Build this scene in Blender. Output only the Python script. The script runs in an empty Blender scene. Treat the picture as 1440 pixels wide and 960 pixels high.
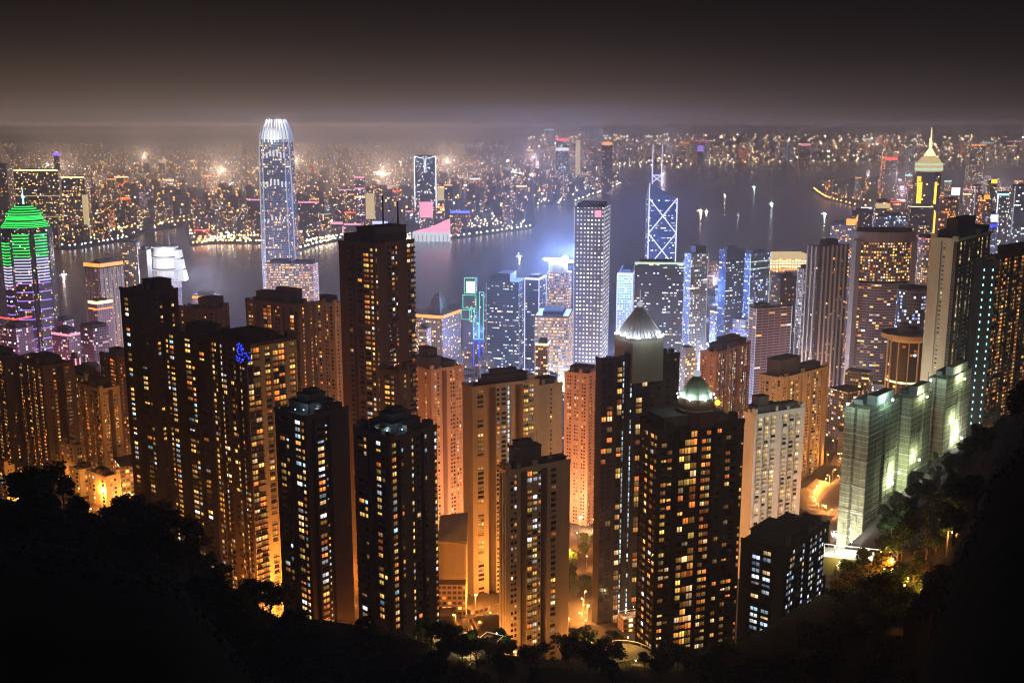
import bpy, math, random
from math import radians, sin, cos, pi, floor, sqrt, exp
from mathutils import Vector
RND = random.Random(11)
SC = bpy.context.scene
COL = SC.collection

# ---------------------------------------------------------------- camera
CAMZ, F = 400.0, 1500.0
PITCH = math.atan(0.2)
CP, SP = cos(PITCH), sin(PITCH)
cam_d = bpy.data.cameras.new('camera'); cam = bpy.data.objects.new('camera', cam_d); COL.objects.link(cam)
cam.location = (0, 0, CAMZ); cam.rotation_euler = (pi / 2 - PITCH, 0, 0)
cam_d.sensor_width = 36; cam_d.lens = F / 1440 * 36; cam_d.clip_start = 1; cam_d.clip_end = 90000
SC.camera = cam

# ---------------------------------------------------------------- world, moon-faint sun, exposure
SC.view_settings.view_transform = 'Standard'; SC.view_settings.look = 'None'
SC.view_settings.exposure = 0.0; SC.view_settings.gamma = 1.0; SC.view_settings.use_curve_mapping = False
w = bpy.data.worlds.new('World'); SC.world = w; w.use_nodes = True
nt = w.node_tree; nt.nodes.clear()
def N(t, **kw):
    n = nt.nodes.new(t)
    for k, v in kw.items(): setattr(n, k, v)
    return n
def M(op, a, b=None, c=None, clamp=False):
    n = nt.nodes.new('ShaderNodeMath'); n.operation = op; n.use_clamp = clamp
    for i, v in enumerate((a, b, c)):
        if v is None: continue
        if isinstance(v, (int, float)): n.inputs[i].default_value = v
        else: nt.links.new(v, n.inputs[i])
    return n.outputs[0]
def mixrgb(fac, a, b, mode='MIX'):
    n = nt.nodes.new('ShaderNodeMix'); n.data_type = 'RGBA'; n.blend_type = mode
    for i, v in ((0, fac), (6, a), (7, b)):
        if isinstance(v, (int, float)): n.inputs[i].default_value = v
        elif isinstance(v, tuple): n.inputs[i].default_value = (*v, 1) if len(v) == 3 else v
        else: nt.links.new(v, n.inputs[i])
    return n.outputs[2]
sky = N('ShaderNodeTexSky', sky_type='NISHITA'); sky.sun_disc = False
sky.sun_elevation = radians(-4); sky.sun_rotation = radians(200)
tc = N('ShaderNodeTexCoord'); sep = N('ShaderNodeSeparateXYZ'); nt.links.new(tc.outputs['Generated'], sep.inputs[0])
dz = M('MAXIMUM', sep.outputs[2], 0.0)
az = M('ARCTAN2', sep.outputs[0], sep.outputs[1])
g1 = M('POWER', 2.718, M('MULTIPLY', dz, -30.0))
azl = M('ADD', az, 0.16)
ga = M('POWER', 2.718, M('MULTIPLY', M('MULTIPLY', azl, azl), -4.2))
ga = M('ADD', M('MULTIPLY', ga, 0.78), 0.22)
front = M('MULTIPLY_ADD', M('COSINE', az), 0.47, 0.53)
azr = M('MULTIPLY_ADD', az, 1.1, 0.5, clamp=True)
gcol = mixrgb(azr, (0.185, 0.126, 0.088), (0.120, 0.083, 0.078))
nz = N('ShaderNodeTexNoise'); nz.inputs['Scale'].default_value = 3.0; nt.links.new(tc.outputs['Generated'], nz.inputs['Vector'])
gl = M('MULTIPLY', M('MULTIPLY', M('MULTIPLY', g1, ga), front), M('MULTIPLY_ADD', nz.outputs[0], 0.5, 0.75))
vm = N('ShaderNodeVectorMath', operation='SCALE'); nt.links.new(gcol, vm.inputs[0]); nt.links.new(M('MULTIPLY', gl, 1.4), vm.inputs['Scale'])
base = mixrgb(M('MULTIPLY', dz, 3.0, clamp=True), (0.0062, 0.0043, 0.0042), (0.0028, 0.0024, 0.0032))
bg1 = N('ShaderNodeBackground'); nt.links.new(sky.outputs[0], bg1.inputs[0]); bg1.inputs[1].default_value = 0.015
bg2 = N('ShaderNodeBackground'); nt.links.new(mixrgb(1.0, vm.outputs[0], base, 'ADD'), bg2.inputs[0]); bg2.inputs[1].default_value = 1.0
ad = N('ShaderNodeAddShader'); out = N('ShaderNodeOutputWorld')
nt.links.new(bg1.outputs[0], ad.inputs[0]); nt.links.new(bg2.outputs[0], ad.inputs[1]); nt.links.new(ad.outputs[0], out.inputs[0])
sl = bpy.data.lights.new('moonlight', 'SUN'); sl.energy = 0.003; sl.angle = radians(0.5); sl.color = (0.75, 0.82, 1.0)
so = bpy.data.objects.new('moonlight', sl); so.rotation_euler = (radians(40), 0, radians(200)); COL.objects.link(so)
cy = SC.cycles
cy.max_bounces = 3; cy.diffuse_bounces = 1; cy.glossy_bounces = 2; cy.transmission_bounces = 2; cy.volume_bounces = 0
cy.transparent_max_bounces = 4; cy.sample_clamp_indirect = 1.5; cy.sample_clamp_direct = 0
cy.use_denoising = True; cy.filter_width = 1.15; cy.caustics_reflective = False; cy.caustics_refractive = False

# ---------------------------------------------------------------- projection helpers (photo pixels, 1440 wide)
def ray(px, py):
    a = (px - 720) / F; b = (480 - py) / F
    return (a, CP + b * SP, -SP + b * CP)
def P(px, py, Y):
    d = ray(px, py); t = Y / d[1]
    return Vector((d[0] * t, Y, CAMZ + d[2] * t))
def Wp(px, py, z=0.0):
    d = ray(px, py); t = (z - CAMZ) / d[2]
    return Vector((d[0] * t, d[1] * t, z))
def ss(a, b, x):
    t = min(1, max(0, (x - a) / (b - a))); return t * t * (3 - 2 * t)
def lerp_tab(tab, x):
    if x <= tab[0][0]: return tab[0][1]
    for (a, b), (c, d) in zip(tab, tab[1:]):
        if x <= c: return b + (d - b) * (x - a) / (c - a)
    return tab[-1][1]
BASE = [(0, 392), (60, 360), (150, 310), (260, 236), (400, 168), (450, 152), (500, 138), (560, 123), (620, 115), (700, 100),
        (820, 82), (900, 70), (1100, 42), (1300, 20), (1500, 8), (1650, 4), (1800, 1)]
SIL = [(-400, 640), (-100, 690), (0, 715), (60, 722), (130, 738), (200, 752), (250, 772), (300, 830), (340, 880), (390, 915), (450, 915),
       (520, 930), (600, 955), (680, 985), (800, 1000), (960, 995), (1030, 965), (1090, 940), (1160, 925), (1220, 915), (1260, 905), (1300, 895),
       (1318, 820), (1350, 735), (1385, 662), (1400, 612), (1440, 572), (1600, 500), (1900, 430)]
SILT = []
for px, py in SIL:
    d = ray(px, py); SILT.append((d[0] / d[1], -d[2] / d[1]))
def ground(x, y):
    y = max(y, 0.1); s = x / y
    z = lerp_tab(BASE, y)
    k = 1 - ss(1000, 1500, y)
    z += k * (ss(0.21, 0.46, s) * 95 + ss(0.15, 0.4, -s) * 42)
    if y < 430:
        e = lerp_tab(SILT, s)
        zs = CAMZ - e * 260 - 8
        if y <= 260: zf = 391 + (zs - 391) * y / 260
        else: zf = zs + (z - zs) * ss(260, 430, y)
        z = zf
    z += k * (1.2 * sin(x * 0.05 + y * 0.031) + 0.8 * sin(x * 0.13 - y * 0.11))
    return z
def hit(px, py):
    d = ray(px, py); t = 40.0
    while t < 4000:
        x, y, z = d[0] * t, d[1] * t, CAMZ + d[2] * t
        if z < ground(x, y): return Vector((x, y, ground(x, y)))
        t += 2.0
    return Wp(px, py, 3)

# ---------------------------------------------------------------- materials
MATS = {}
def newmat(name):
    global nt
    m = bpy.data.materials.new(name); m.use_nodes = True; nt = m.node_tree
    MATS[name] = m
    return m, nt.nodes['Principled BSDF']
def setc(b, sock, v):
    if isinstance(v, tuple): b.inputs[sock].default_value = (*v, 1)
    elif isinstance(v, (int, float)): b.inputs[sock].default_value = v
    else: nt.links.new(v, b.inputs[sock])
def wallmat(name, col, rough=0.85, var=0.5, scale=0.12):
    m, b = newmat(name)
    t = N('ShaderNodeTexCoord'); mp = N('ShaderNodeMapping'); mp.inputs['Scale'].default_value = (1, 1, 0.18)
    nt.links.new(t.outputs['Object'], mp.inputs[0])
    n = N('ShaderNodeTexNoise'); n.inputs['Scale'].default_value = scale; n.inputs['Detail'].default_value = 6
    nt.links.new(mp.outputs[0], n.inputs['Vector'])
    n2 = N('ShaderNodeTexNoise'); n2.inputs['Scale'].default_value = 1.3; nt.links.new(mp.outputs[0], n2.inputs['Vector'])
    f = M('ADD', M('MULTIPLY', n.outputs[0], var * 1.4), M('MULTIPLY', n2.outputs[0], var * 0.6))
    f = M('ADD', f, 1 - var)
    v = N('ShaderNodeVectorMath', operation='SCALE'); v.inputs[0].default_value = col; nt.links.new(f, v.inputs['Scale'])
    setc(b, 'Base Color', v.outputs[0]); setc(b, 'Roughness', rough); setc(b, 'Specular IOR Level', 0.25 if name in ('metal', 'slate', 'copper') else 0.0)
    return m
wallmat('beige', (0.33, 0.27, 0.20)); wallmat('pink', (0.50, 0.32, 0.27)); wallmat('grey', (0.26, 0.25, 0.25))
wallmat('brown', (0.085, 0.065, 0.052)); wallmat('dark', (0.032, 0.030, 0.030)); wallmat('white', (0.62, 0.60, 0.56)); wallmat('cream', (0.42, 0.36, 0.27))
wallmat('rooftile', (0.07, 0.065, 0.065)); wallmat('concrete', (0.22, 0.21, 0.20)); wallmat('metal', (0.12, 0.12, 0.13), 0.45)
wallmat('soil', (0.035, 0.035, 0.025)); wallmat('cityground', (0.06, 0.055, 0.055), 0.9, 0.5, 0.01)
wallmat('asphalt', (0.075, 0.07, 0.065), 0.8, 0.3, 0.2); wallmat('paving', (0.22, 0.20, 0.17)); wallmat('bark', (0.07, 0.05, 0.035))
wallmat('copper', (0.30, 0.42, 0.36), 0.5); wallmat('slate', (0.33, 0.33, 0.36), 0.45); wallmat('netting', (0.19, 0.19, 0.13), 0.9, 0.95, 0.5)
wallmat('netting_edge', (0.5, 0.52, 0.42), 0.8)
def leafmat(name, col):
    m, b = newmat(name)
    g = N('ShaderNodeNewGeometry'); oi = N('ShaderNodeObjectInfo')
    r = M('FRACT', M('ADD', g.outputs['Random Per Island'], oi.outputs['Random']))
    cr = mixrgb(r, tuple(c * 0.55 for c in col), tuple(c * 1.5 for c in col))
    setc(b, 'Base Color', cr); setc(b, 'Roughness', 0.8); setc(b, 'Specular IOR Level', 0.0)
leafmat('leaf', (0.035, 0.065, 0.02)); leafmat('leaf_dry', (0.09, 0.085, 0.03))
m, b = newmat('glass'); setc(b, 'Base Color', (0.012, 0.014, 0.018)); setc(b, 'Roughness', 0.18)
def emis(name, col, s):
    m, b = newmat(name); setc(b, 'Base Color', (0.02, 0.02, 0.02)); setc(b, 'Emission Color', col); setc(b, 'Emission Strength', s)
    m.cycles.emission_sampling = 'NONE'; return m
def ramp(fac, cols):
    n = nt.nodes.new('ShaderNodeValToRGB'); n.color_ramp.interpolation = 'CONSTANT'
    el = n.color_ramp.elements
    while len(el) < len(cols): el.new(0.5)
    for i, c in enumerate(cols): el[i].position = i / len(cols); el[i].color = (*c, 1)
    nt.links.new(fac, n.inputs[0]); return n.outputs[0]
AMB, ORG, YEL, WRM, WHT, CYN, BLU, PNK, RED, GRN = ((1, .42, .08), (1, .25, .04), (1, .60, .13), (1, .62, .28), (.95, .95, 1), (.55, .85, 1),
    (.15, .25, 1), (1, .42, .55), (1, .1, .05), (.3, 1, .5))
PAL = {'warm': [AMB, YEL, WRM, AMB, WHT, ORG, WRM, YEL], 'amber': [AMB, ORG, AMB, YEL, ORG, WRM], 'mix': [AMB, WRM, CYN, YEL, WHT, AMB, ORG, YEL],
       'cool': [WHT, CYN, WHT, (.7, .8, 1), WRM, (.55, .7, 1)], 'orange': [ORG, AMB, (1, .22, .04), ORG], 'white': [WHT, (1, .92, .8), WHT],
       'pinkish': [PNK, WRM, (1, .6, .7), WHT], 'yellow': [YEL, (1, .8, .35), WRM], 'blue': [(.3, .45, 1), (.55, .7, 1), WHT], 'cyanlit': [(.6, .9, 1), (.7, .95, 1)]}
def litpane(pal, s):
    """a lit room behind a window pane: dark mullion lines, a half drawn curtain, each pane its own tone"""
    m, b = newmat('lit_' + pal)
    g = N('ShaderNodeNewGeometry'); oi = N('ShaderNodeObjectInfo')
    r = M('FRACT', M('ADD', g.outputs['Random Per Island'], oi.outputs['Random']))
    r2 = M('FRACT', M('MULTIPLY', r, 17.31)); r3 = M('FRACT', M('MULTIPLY', r, 5.77))
    uv = N('ShaderNodeUVMap'); sp = N('ShaderNodeSeparateXYZ'); nt.links.new(uv.outputs[0], sp.inputs[0])
    mul = M('GREATER_THAN', M('ABSOLUTE', M('SUBTRACT', sp.outputs[0], 0.5)), 0.05)
    brd = M('LESS_THAN', M('ABSOLUTE', M('SUBTRACT', sp.outputs[0], 0.5)), 0.46)
    cur = M('MULTIPLY_ADD', M('GREATER_THAN', sp.outputs[0], M('MULTIPLY', r3, 0.7)), 0.55, 0.45)
    up = M('MULTIPLY_ADD', sp.outputs[1], 0.6, 0.6)
    br = M('MULTIPLY', M('MULTIPLY', M('MULTIPLY', mul, brd), cur), up)
    st = M('MULTIPLY', br, M('MULTIPLY_ADD', M('POWER', r2, 2.2), 1.25 * s, 0.12 * s))
    setc(b, 'Base Color', (0.02, 0.02, 0.02)); setc(b, 'Emission Color', ramp(M('FRACT', M('MULTIPLY', r, 7.13)), PAL[pal])); setc(b, 'Emission Strength', st)
    m.cycles.emission_sampling = 'NONE'
for k, s in (('warm', 1.9), ('amber', 1.7), ('mix', 1.9), ('cool', 1.9), ('orange', 1.7), ('yellow', 1.9), ('white', 1.9), ('cyanlit', 2.4)): litpane(k, s)
def curtain(name, wall, pal, lit, s, cw=3.0, fh=3.6, fu=0.7, fv=0.55, glass=(0.015, 0.018, 0.025), cluster=0.6, rough=0.3, dots=False, ambient=0.0):
    """a facade whose windows are its surface pattern: a grid of panes in metres, some of them lit"""
    m, b = newmat(name)
    uv = N('ShaderNodeUVMap'); sp = N('ShaderNodeSeparateXYZ'); nt.links.new(uv.outputs[0], sp.inputs[0])
    oi = N('ShaderNodeObjectInfo')
    u = M('DIVIDE', sp.outputs[0], cw); v = M('DIVIDE', sp.outputs[1], fh)
    iu, iv, fu_, fv_ = M('FLOOR', u), M('FLOOR', v), M('FRACT', u), M('FRACT', v)
    def wn(a, bb, seed):
        c = N('ShaderNodeCombineXYZ')
        for i, q in enumerate((a, bb, M('ADD', oi.outputs['Random'], seed))):
            if isinstance(q, (int, float)): c.inputs[i].default_value = q
            else: nt.links.new(q, c.inputs[i])
        n = N('ShaderNodeTexWhiteNoise'); n.noise_dimensions = '3D'; nt.links.new(c.outputs[0], n.inputs['Vector'])
        return n.outputs['Value']
    row = wn(M('FLOOR', M('MULTIPLY', iu, 0.143)), iv, 3.3)
    p = M('MULTIPLY', M('MULTIPLY_ADD', M('POWER', row, 2.5), 3.2 * cluster, 1 - cluster), lit)
    on = M('LESS_THAN', wn(iu, iv, 0.7), p)
    mk = M('MULTIPLY', M('LESS_THAN', M('ABSOLUTE', M('SUBTRACT', fu_, 0.5)), fu / 2), M('LESS_THAN', M('ABSOLUTE', M('SUBTRACT', fv_, 0.5)), fv / 2))
    tone = wn(iu, iv, 9.1)
    st = M('MULTIPLY', M('MULTIPLY', on, mk), M('MULTIPLY_ADD', M('POWER', tone, 2.0), s * 1.6, s * 0.25))
    setc(b, 'Emission Color', ramp(wn(iu, iv, 5.5), PAL[pal])); setc(b, 'Emission Strength', st)
    setc(b, 'Base Color', mixrgb(mk, wall, glass)); setc(b, 'Roughness', M('MULTIPLY_ADD', mk, rough - 0.8, 0.8))
    m.cycles.emission_sampling = 'NONE'
    return m
curtain('far_amber', (.16, .13, .11), 'amber', .17, 5.0, 5, 5.5); curtain('far_warm', (.20, .17, .15), 'warm', .20, 4.5, 5, 5)
curtain('far_mix', (.15, .15, .17), 'mix', .15, 5.0, 5.5, 5.5); curtain('far_cool', (.14, .15, .19), 'cool', .16, 4.5, 5, 5)
curtain('far_pink', (.20, .14, .17), 'pinkish', .2, 4.0, 5, 5); curtain('far_orange', (.20, .13, .08), 'orange', .30, 5.0, 5, 6)
curtain('far_dark', (.07, .065, .07), 'warm', .06, 4.0, 5, 5); curtain('sea_amber', (.2, .13, .08), 'amber', .42, 6.0, 9, 10, .6, .6)
curtain('vfar_amber', (.14, .12, .10), 'amber', .10, 9, 12, 11, .6, .5); curtain('vfar_mix', (.12, .11, .12), 'mix', .08, 8, 13, 12, .6, .5)
curtain('mid_warm', (.24, .20, .17), 'warm', .24, 2.6, 3, 3.2); curtain('mid_amber', (.24, .17, .13), 'amber', .28, 2.4, 3, 3.2)
curtain('mid_dark', (.05, .05, .055), 'mix', .13, 2.0, 3, 3.4); curtain('mid_cool', (.22, .24, .30), 'cool', .26, 2.4, 3, 3.8)
curtain('mid_pink', (.30, .20, .24), 'pinkish', .2, 2.4, 3, 3.3); curtain('mid_blue', (.10, .13, .22), 'blue', .3, 2.4, 3, 3.9)
curtain('slab_dark', (.13, .12, .14), 'warm', .07, 1.8, 2.8, 3.6, .85, .5, cluster=.5)
curtain('office_blue', (.03, .045, .08), 'cool', .20, 2.6, 2.8, 4.0, .9, .34, (.015, .03, .06), .95, .15)
curtain('office_pale', (.42, .42, .48), 'cool', .28, 1.6, 2.6, 3.9, .75, .42)
curtain('office_rows', (.34, .33, .36), 'warm', .75, 1.9, 2.4, 4.2, .85, .4, cluster=.3)
curtain('office_glass', (.20, .21, .23), 'warm', .25, 2.2, 2.2, 4.0, .8, .5, (.05, .06, .07), .8, .2)
curtain('beige_frame', (.42, .36, .27), 'warm', .3, 1.8, 3.4, 3.4, .5, .5)
curtain('pink_res', (.42, .28, .30), 'warm', .14, 2.2, 3.2, 3.2, .45, .45)
curtain('dots', (.14, .12, .16), 'white', .93, 2.0, 4.9, 5.6, .42, .36, (.25, .22, .27), 0.0, .4)
curtain('concave', (.28, .23, .25), 'warm', .50, 2.2, 3.1, 3.4, .55, .5, cluster=.4)
curtain('bands', (.34, .30, .36), 'warm', .16, 2.0, 4.0, 3.3, .92, .42, (.02, .02, .03), .8)
curtain('bands_pink', (.50, .38, .44), 'warm', .06, 1.6, 9.0, 3.3, .9, .45, (.05, .035, .045), .5)
curtain('gold', (.3, .2, .05), 'yellow', 1.0, 1.6, 2.2, 6, .8, .8, cluster=0)
emis('green_glow', (.02, .8, .12), .12); emis('n_white', (.9, .93, 1), 2.6); emis('n_soft', (.85, .88, 1), .5); emis('n_green', (.03, 1, .12), 1.5); emis('n_teal', (.10, .85, .55), 1.3)
emis('n_blue', (.03, .06, 1), 1.9); emis('n_purple', (.42, .20, 1), 1.5); emis('n_lilac', (.62, .62, 1), 1.6); emis('n_pink', (1, .35, .5), 1.4)
emis('n_gold', (1, .62, .05), 1.9); emis('n_orange', (1, .34, .05), 1.8); emis('n_warm', (1, .72, .35), 2.4); emis('n_red', (1, .08, .06), 2.0)
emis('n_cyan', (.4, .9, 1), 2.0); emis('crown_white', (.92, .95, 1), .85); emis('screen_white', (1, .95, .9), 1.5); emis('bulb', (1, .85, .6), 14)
emis('bulb_orange', (1, .45, .1), 12); emis('bulb_white', (.9, .95, 1), 14); emis('bulb_far', (1, .62, .3), 45); emis('bulb_far_white', (1, .88, .75), 45); emis('bulb_blue', (.3, .4, 1), 12); emis('soft_gold', (1, .74, .34), .75)
emis('flood', (.85, .93, 1), 25); emis('pale_green', (.75, 1, .72), .9)
# harbour water
m, b = newmat('harbour'); t = N('ShaderNodeTexCoord')
n1 = N('ShaderNodeTexNoise'); n1.inputs['Scale'].default_value = 0.05; n1.inputs['Detail'].default_value = 5; nt.links.new(t.outputs['Object'], n1.inputs['Vector'])
n3 = N('ShaderNodeTexNoise'); n3.inputs['Scale'].default_value = 0.0022; n3.inputs['Detail'].default_value = 4; nt.links.new(t.outputs['Object'], n3.inputs['Vector'])
bp = N('ShaderNodeBump'); bp.inputs['Strength'].default_value = 0.35; bp.inputs['Distance'].default_value = 1.6; nt.links.new(n1.outputs[0], bp.inputs['Height'])
nt.links.new(bp.outputs[0], b.inputs['Normal'])
setc(b, 'Base Color', mixrgb(n3.outputs[0], (0.035, 0.065, 0.22), (0.055, 0.09, 0.28))); setc(b, 'Roughness', 0.22); setc(b, 'IOR', 1.333)

# ---------------------------------------------------------------- mesh helpers
class MB:
    def __init__(s): s.v, s.f, s.m, s.uv = [], [], [], []
    def quad(s, pts, mat=0, uv=None):
        i = len(s.v); s.v += [tuple(p) for p in pts]; s.f.append(tuple(range(i, i + len(pts)))); s.m.append(mat)
        s.uv += uv if uv else [(0, 0)] * len(pts)
    def box(s, A, d, n, s0, s1, o0, o1, z0, z1, mat=0, bottom=True):
        """box in a facade frame: along d from s0 to s1, outwards along n from o0 to o1"""
        q = [(A[0] + d[0] * a + n[0] * o, A[1] + d[1] * a + n[1] * o) for a, o in ((s0, o0), (s1, o0), (s1, o1), (s0, o1))]
        i = len(s.v)
        s.v += [(*p, z0) for p in q] + [(*p, z1) for p in q]
        fs = [(4, 5, 6, 7), (0, 1, 5, 4), (1, 2, 6, 5), (2, 3, 7, 6), (3, 0, 4, 7)] + ([(3, 2, 1, 0)] if bottom else [])
        for f in fs:
            s.f.append(tuple(i + k for k in f)); s.m.append(mat)
            ws = [0, 0, s1 - s0, s1 - s0]
            s.uv += [(0, 0), (max(abs(s1 - s0), 1), 0), (max(abs(s1 - s0), 1), z1 - z0), (0, z1 - z0)]
    def prism(s, pts, z0, z1, mat=0, top=None, scale=1.0, shift=(0, 0), cap=True):
        """vertical prism over a plan outline (counter-clockwise), its top scaled about its centre; uv in metres"""
        n = len(pts); cx = sum(p[0] for p in pts) / n; cyy = sum(p[1] for p in pts) / n
        q = [(cx + shift[0] + (p[0] - cx) * scale, cyy + shift[1] + (p[1] - cyy) * scale) for p in pts]
        i = len(s.v)
        s.v += [(*p, z0) for p in pts] + [(*p, z1) for p in q]
        u = 0.0
        for k in range(n):
            k2 = (k + 1) % n; L = math.dist(pts[k], pts[k2])
            s.f.append((i + k, i + k2, i + n + k2, i + n + k)); s.m.append(mat)
            s.uv += [(u, z0), (u + L, z0), (u + L, z1), (u, z1)]; u += L
        if cap:
            s.f.append(tuple(i + n + k for k in range(n))); s.m.append(mat if top is None else top); s.uv += [(0, 0)] * n
    def bar(s, a, b, r, mat=0, r2=None, k=4):
        a, b = Vector(a), Vector(b); d = (b - a).normalized()
        x = d.cross(Vector((0, 0, 1)));
        if x.length < 1e-3: x = Vector((1, 0, 0))
        x.normalize(); y = d.cross(x); r2 = r if r2 is None else r2; i = len(s.v)
        for p, rr in ((a, r), (b, r2)):
            for q in range(k):
                t = 2 * pi * (q + .5) / k; s.v.append(tuple(p + x * (cos(t) * rr) + y * (sin(t) * rr)))
        for q in range(k):
            q2 = (q + 1) % k; s.f.append((i + q, i + q2, i + k + q2, i + k + q)); s.m.append(mat); s.uv += [(0, 0)] * 4
        s.f.append(tuple(i + q for q in reversed(range(k)))); s.m.append(mat); s.uv += [(0, 0)] * k
        s.f.append(tuple(i + k + q for q in range(k))); s.m.append(mat); s.uv += [(0, 0)] * k
    def ball(s, c, r, mat=0, n=6, rz=None):
        rz = rz or r; i = len(s.v); rings = 4
        for a in range(1, rings):
            t = pi * a / rings
            for q in range(n): s.v.append((c[0] + r * sin(t) * cos(2 * pi * q / n), c[1] + r * sin(t) * sin(2 * pi * q / n), c[2] + rz * cos(t)))
        s.v.append((c[0], c[1], c[2] + rz)); s.v.append((c[0], c[1], c[2] - rz)); T = i + n * (rings - 1)
        for q in range(n):
            q2 = (q + 1) % n
            s.f.append((T, i + q, i + q2)); s.m.append(mat); s.uv += [(0, 0)] * 3
            for a in range(rings - 2):
                s.f.append((i + a * n + q, i + (a + 1) * n + q, i + (a + 1) * n + q2, i + a * n + q2)); s.m.append(mat); s.uv += [(0, 0)] * 4
            o = i + (rings - 2) * n
            s.f.append((T + 1, o + q2, o + q)); s.m.append(mat); s.uv += [(0, 0)] * 3
    def lathe(s, c, prof, n=24, mat=0, cap=True):
        i = len(s.v)
        for r, z in prof:
            for q in range(n): s.v.append((c[0] + r * cos(2 * pi * q / n), c[1] + r * sin(2 * pi * q / n), z))
        for a in range(len(prof) - 1):
            for q in range(n):
                q2 = (q + 1) % n; s.f.append((i + a * n + q, i + a * n + q2, i + (a + 1) * n + q2, i + (a + 1) * n + q)); s.m.append(mat)
                U = 2 * pi * max(prof[a][0], .1) / n
                s.uv += [(U * q, prof[a][1]), (U * (q + 1), prof[a][1]), (U * (q + 1), prof[a + 1][1]), (U * q, prof[a + 1][1])]
        if cap:
            o = i + (len(prof) - 1) * n; s.f.append(tuple(o + q for q in range(n))); s.m.append(mat); s.uv += [(0, 0)] * n
    def mesh(s, name, mats, off=(0, 0, 0)):
        me = bpy.data.meshes.new(name)
        me.from_pydata([(v[0] - off[0], v[1] - off[1], v[2] - off[2]) for v in s.v], [], s.f)
        uvl = me.uv_layers.new(name='UVMap'); fl = [c for p in s.uv for c in p]
        if len(fl) == len(uvl.data) * 2: uvl.data.foreach_set('uv', fl)
        for mm in mats: me.materials.append(MATS[mm])
        me.polygons.foreach_set('material_index', s.m); me.update()
        return me
def obj(name, mb, mats, parent=None, off=None, kind=None, label=None):
    """links mb as one mesh object; vertices are world positions, moved into the parent's frame"""
    if not mb.f: return None
    if off is None: off = tuple(parent.matrix_basis.translation) if parent is not None and parent.parent is None else (0, 0, 0)
    if parent is not None and parent.parent is not None: off = tuple(parent.parent.location)
    me = mb.mesh(name, mats if isinstance(mats, (list, tuple)) else [mats], off)
    o = bpy.data.objects.new(name, me); COL.objects.link(o)
    if parent is not None: o.parent = parent
    if kind: o['kind'] = kind
    if label: o['label'] = label
    return o
def tag(o, label, cat, group=None):
    o['label'] = label; o['category'] = cat
    if group: o['group'] = group
    return o
def thing(name, label, cat, loc, group=None):
    o = bpy.data.objects.new(name, None); COL.objects.link(o); o.location = loc; o.empty_display_size = 1
    return tag(o, label, cat, group)
def solo(name, mb, mats, label, cat, loc, group=None):
    o = obj(name, mb, mats, None, off=tuple(loc)); o.location = loc
    return tag(o, label, cat, group)
def light(parent, loc, color, power, radius=0.5, kind='POINT', name='lamp_light', rot=None, spot=None):
    l = bpy.data.lights.new(name, kind); l.energy = power; l.color = color; l.shadow_soft_size = radius
    if spot: l.spot_size = radians(spot); l.spot_blend = 0.6
    o = bpy.data.objects.new(name, l); COL.objects.link(o)
    o.parent = parent; o.location = Vector(loc) - (parent.location if parent is not None else Vector())
    if rot: o.rotation_euler = rot
    return o
# shared unit panes, one per light palette
UNIT = {}
def unit_pane(mat):
    if mat not in UNIT:
        mb = MB(); mb.quad([(-.5, 0, -.5), (.5, 0, -.5), (.5, 0, .5), (-.5, 0, .5)], 0, [(0, 0), (1, 0), (1, 1), (0, 1)])
        for a, c in (((-.5, 0, -.5), (-.5, .04, -.5)), ):
            pass
        mb.quad([(-.5, 0, .5), (.5, 0, .5), (.5, 1, .5), (-.5, 1, .5)], 1); mb.quad([(-.5, 1, -.5), (.5, 1, -.5), (.5, 0, -.5), (-.5, 0, -.5)], 1)
        mb.quad([(-.5, 1, -.5), (-.5, 0, -.5), (-.5, 0, .5), (-.5, 1, .5)], 1); mb.quad([(.5, 0, -.5), (.5, 1, -.5), (.5, 1, .5), (.5, 0, .5)], 1)
        UNIT[mat] = mb.mesh('window_pane', [mat, 'metal'])
    return UNIT[mat]
FOOT = []   # footprints, to keep lamps and trees out of buildings

# ---------------------------------------------------------------- tower geometry
def solve(C, z, dr, px):
    """length along plan direction dr from C so that the point at height z shows at pixel column px"""
    dep = C[1] * CP + (CAMZ - z) * SP
    return ((px - 720) * dep - F * C[0]) / (F * dr[0] - (px - 720) * dr[1] * CP)
class Plan:
    """a rectangular plan read off the picture: left face xl..xm, right face xm..xr, near corner at distance Y"""
    def __init__(s, xl, xm, xr, ytop, Y, th, dl=None, dr=None, zb=None):
        c = P(xm, ytop, Y); s.C = (c.x, c.y); s.z = c.z; t = radians(th)
        s.u = (-cos(t), sin(t)); s.v = (sin(t), cos(t))
        s.wl = dl if dl else solve(s.C, s.z, s.u, xl); s.wr = dr if dr else solve(s.C, s.z, s.v, xr)
        if s.wl <= 0 or s.wl > 400: s.wl = 24
        if s.wr <= 0 or s.wr > 400: s.wr = 24
        if th < 1 and not dr: s.wr = 26
        s.nl = (-s.v[0], -s.v[1]); s.nr = (-s.u[0], -s.u[1])
        s.A = s.at(1, 0); s.cen = s.at(.5, .5)
        s.zb = zb if zb is not None else min(ground(*s.at(a, b)) if s.at(a, b)[1] < 1790 else 2 for a in (0, 1) for b in (0, 1)) - 2
    def at(s, a, b): return (s.C[0] + s.u[0] * s.wl * a + s.v[0] * s.wr * b, s.C[1] + s.u[1] * s.wl * a + s.v[1] * s.wr * b)
    def outline(s, a0=0, a1=1, b0=0, b1=1): return [s.at(a0, b0), s.at(a0, b1), s.at(a1, b1), s.at(a1, b0)]
    def foot(s): FOOT.append((s.C, s.u, s.v, s.wl, s.wr))
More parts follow.
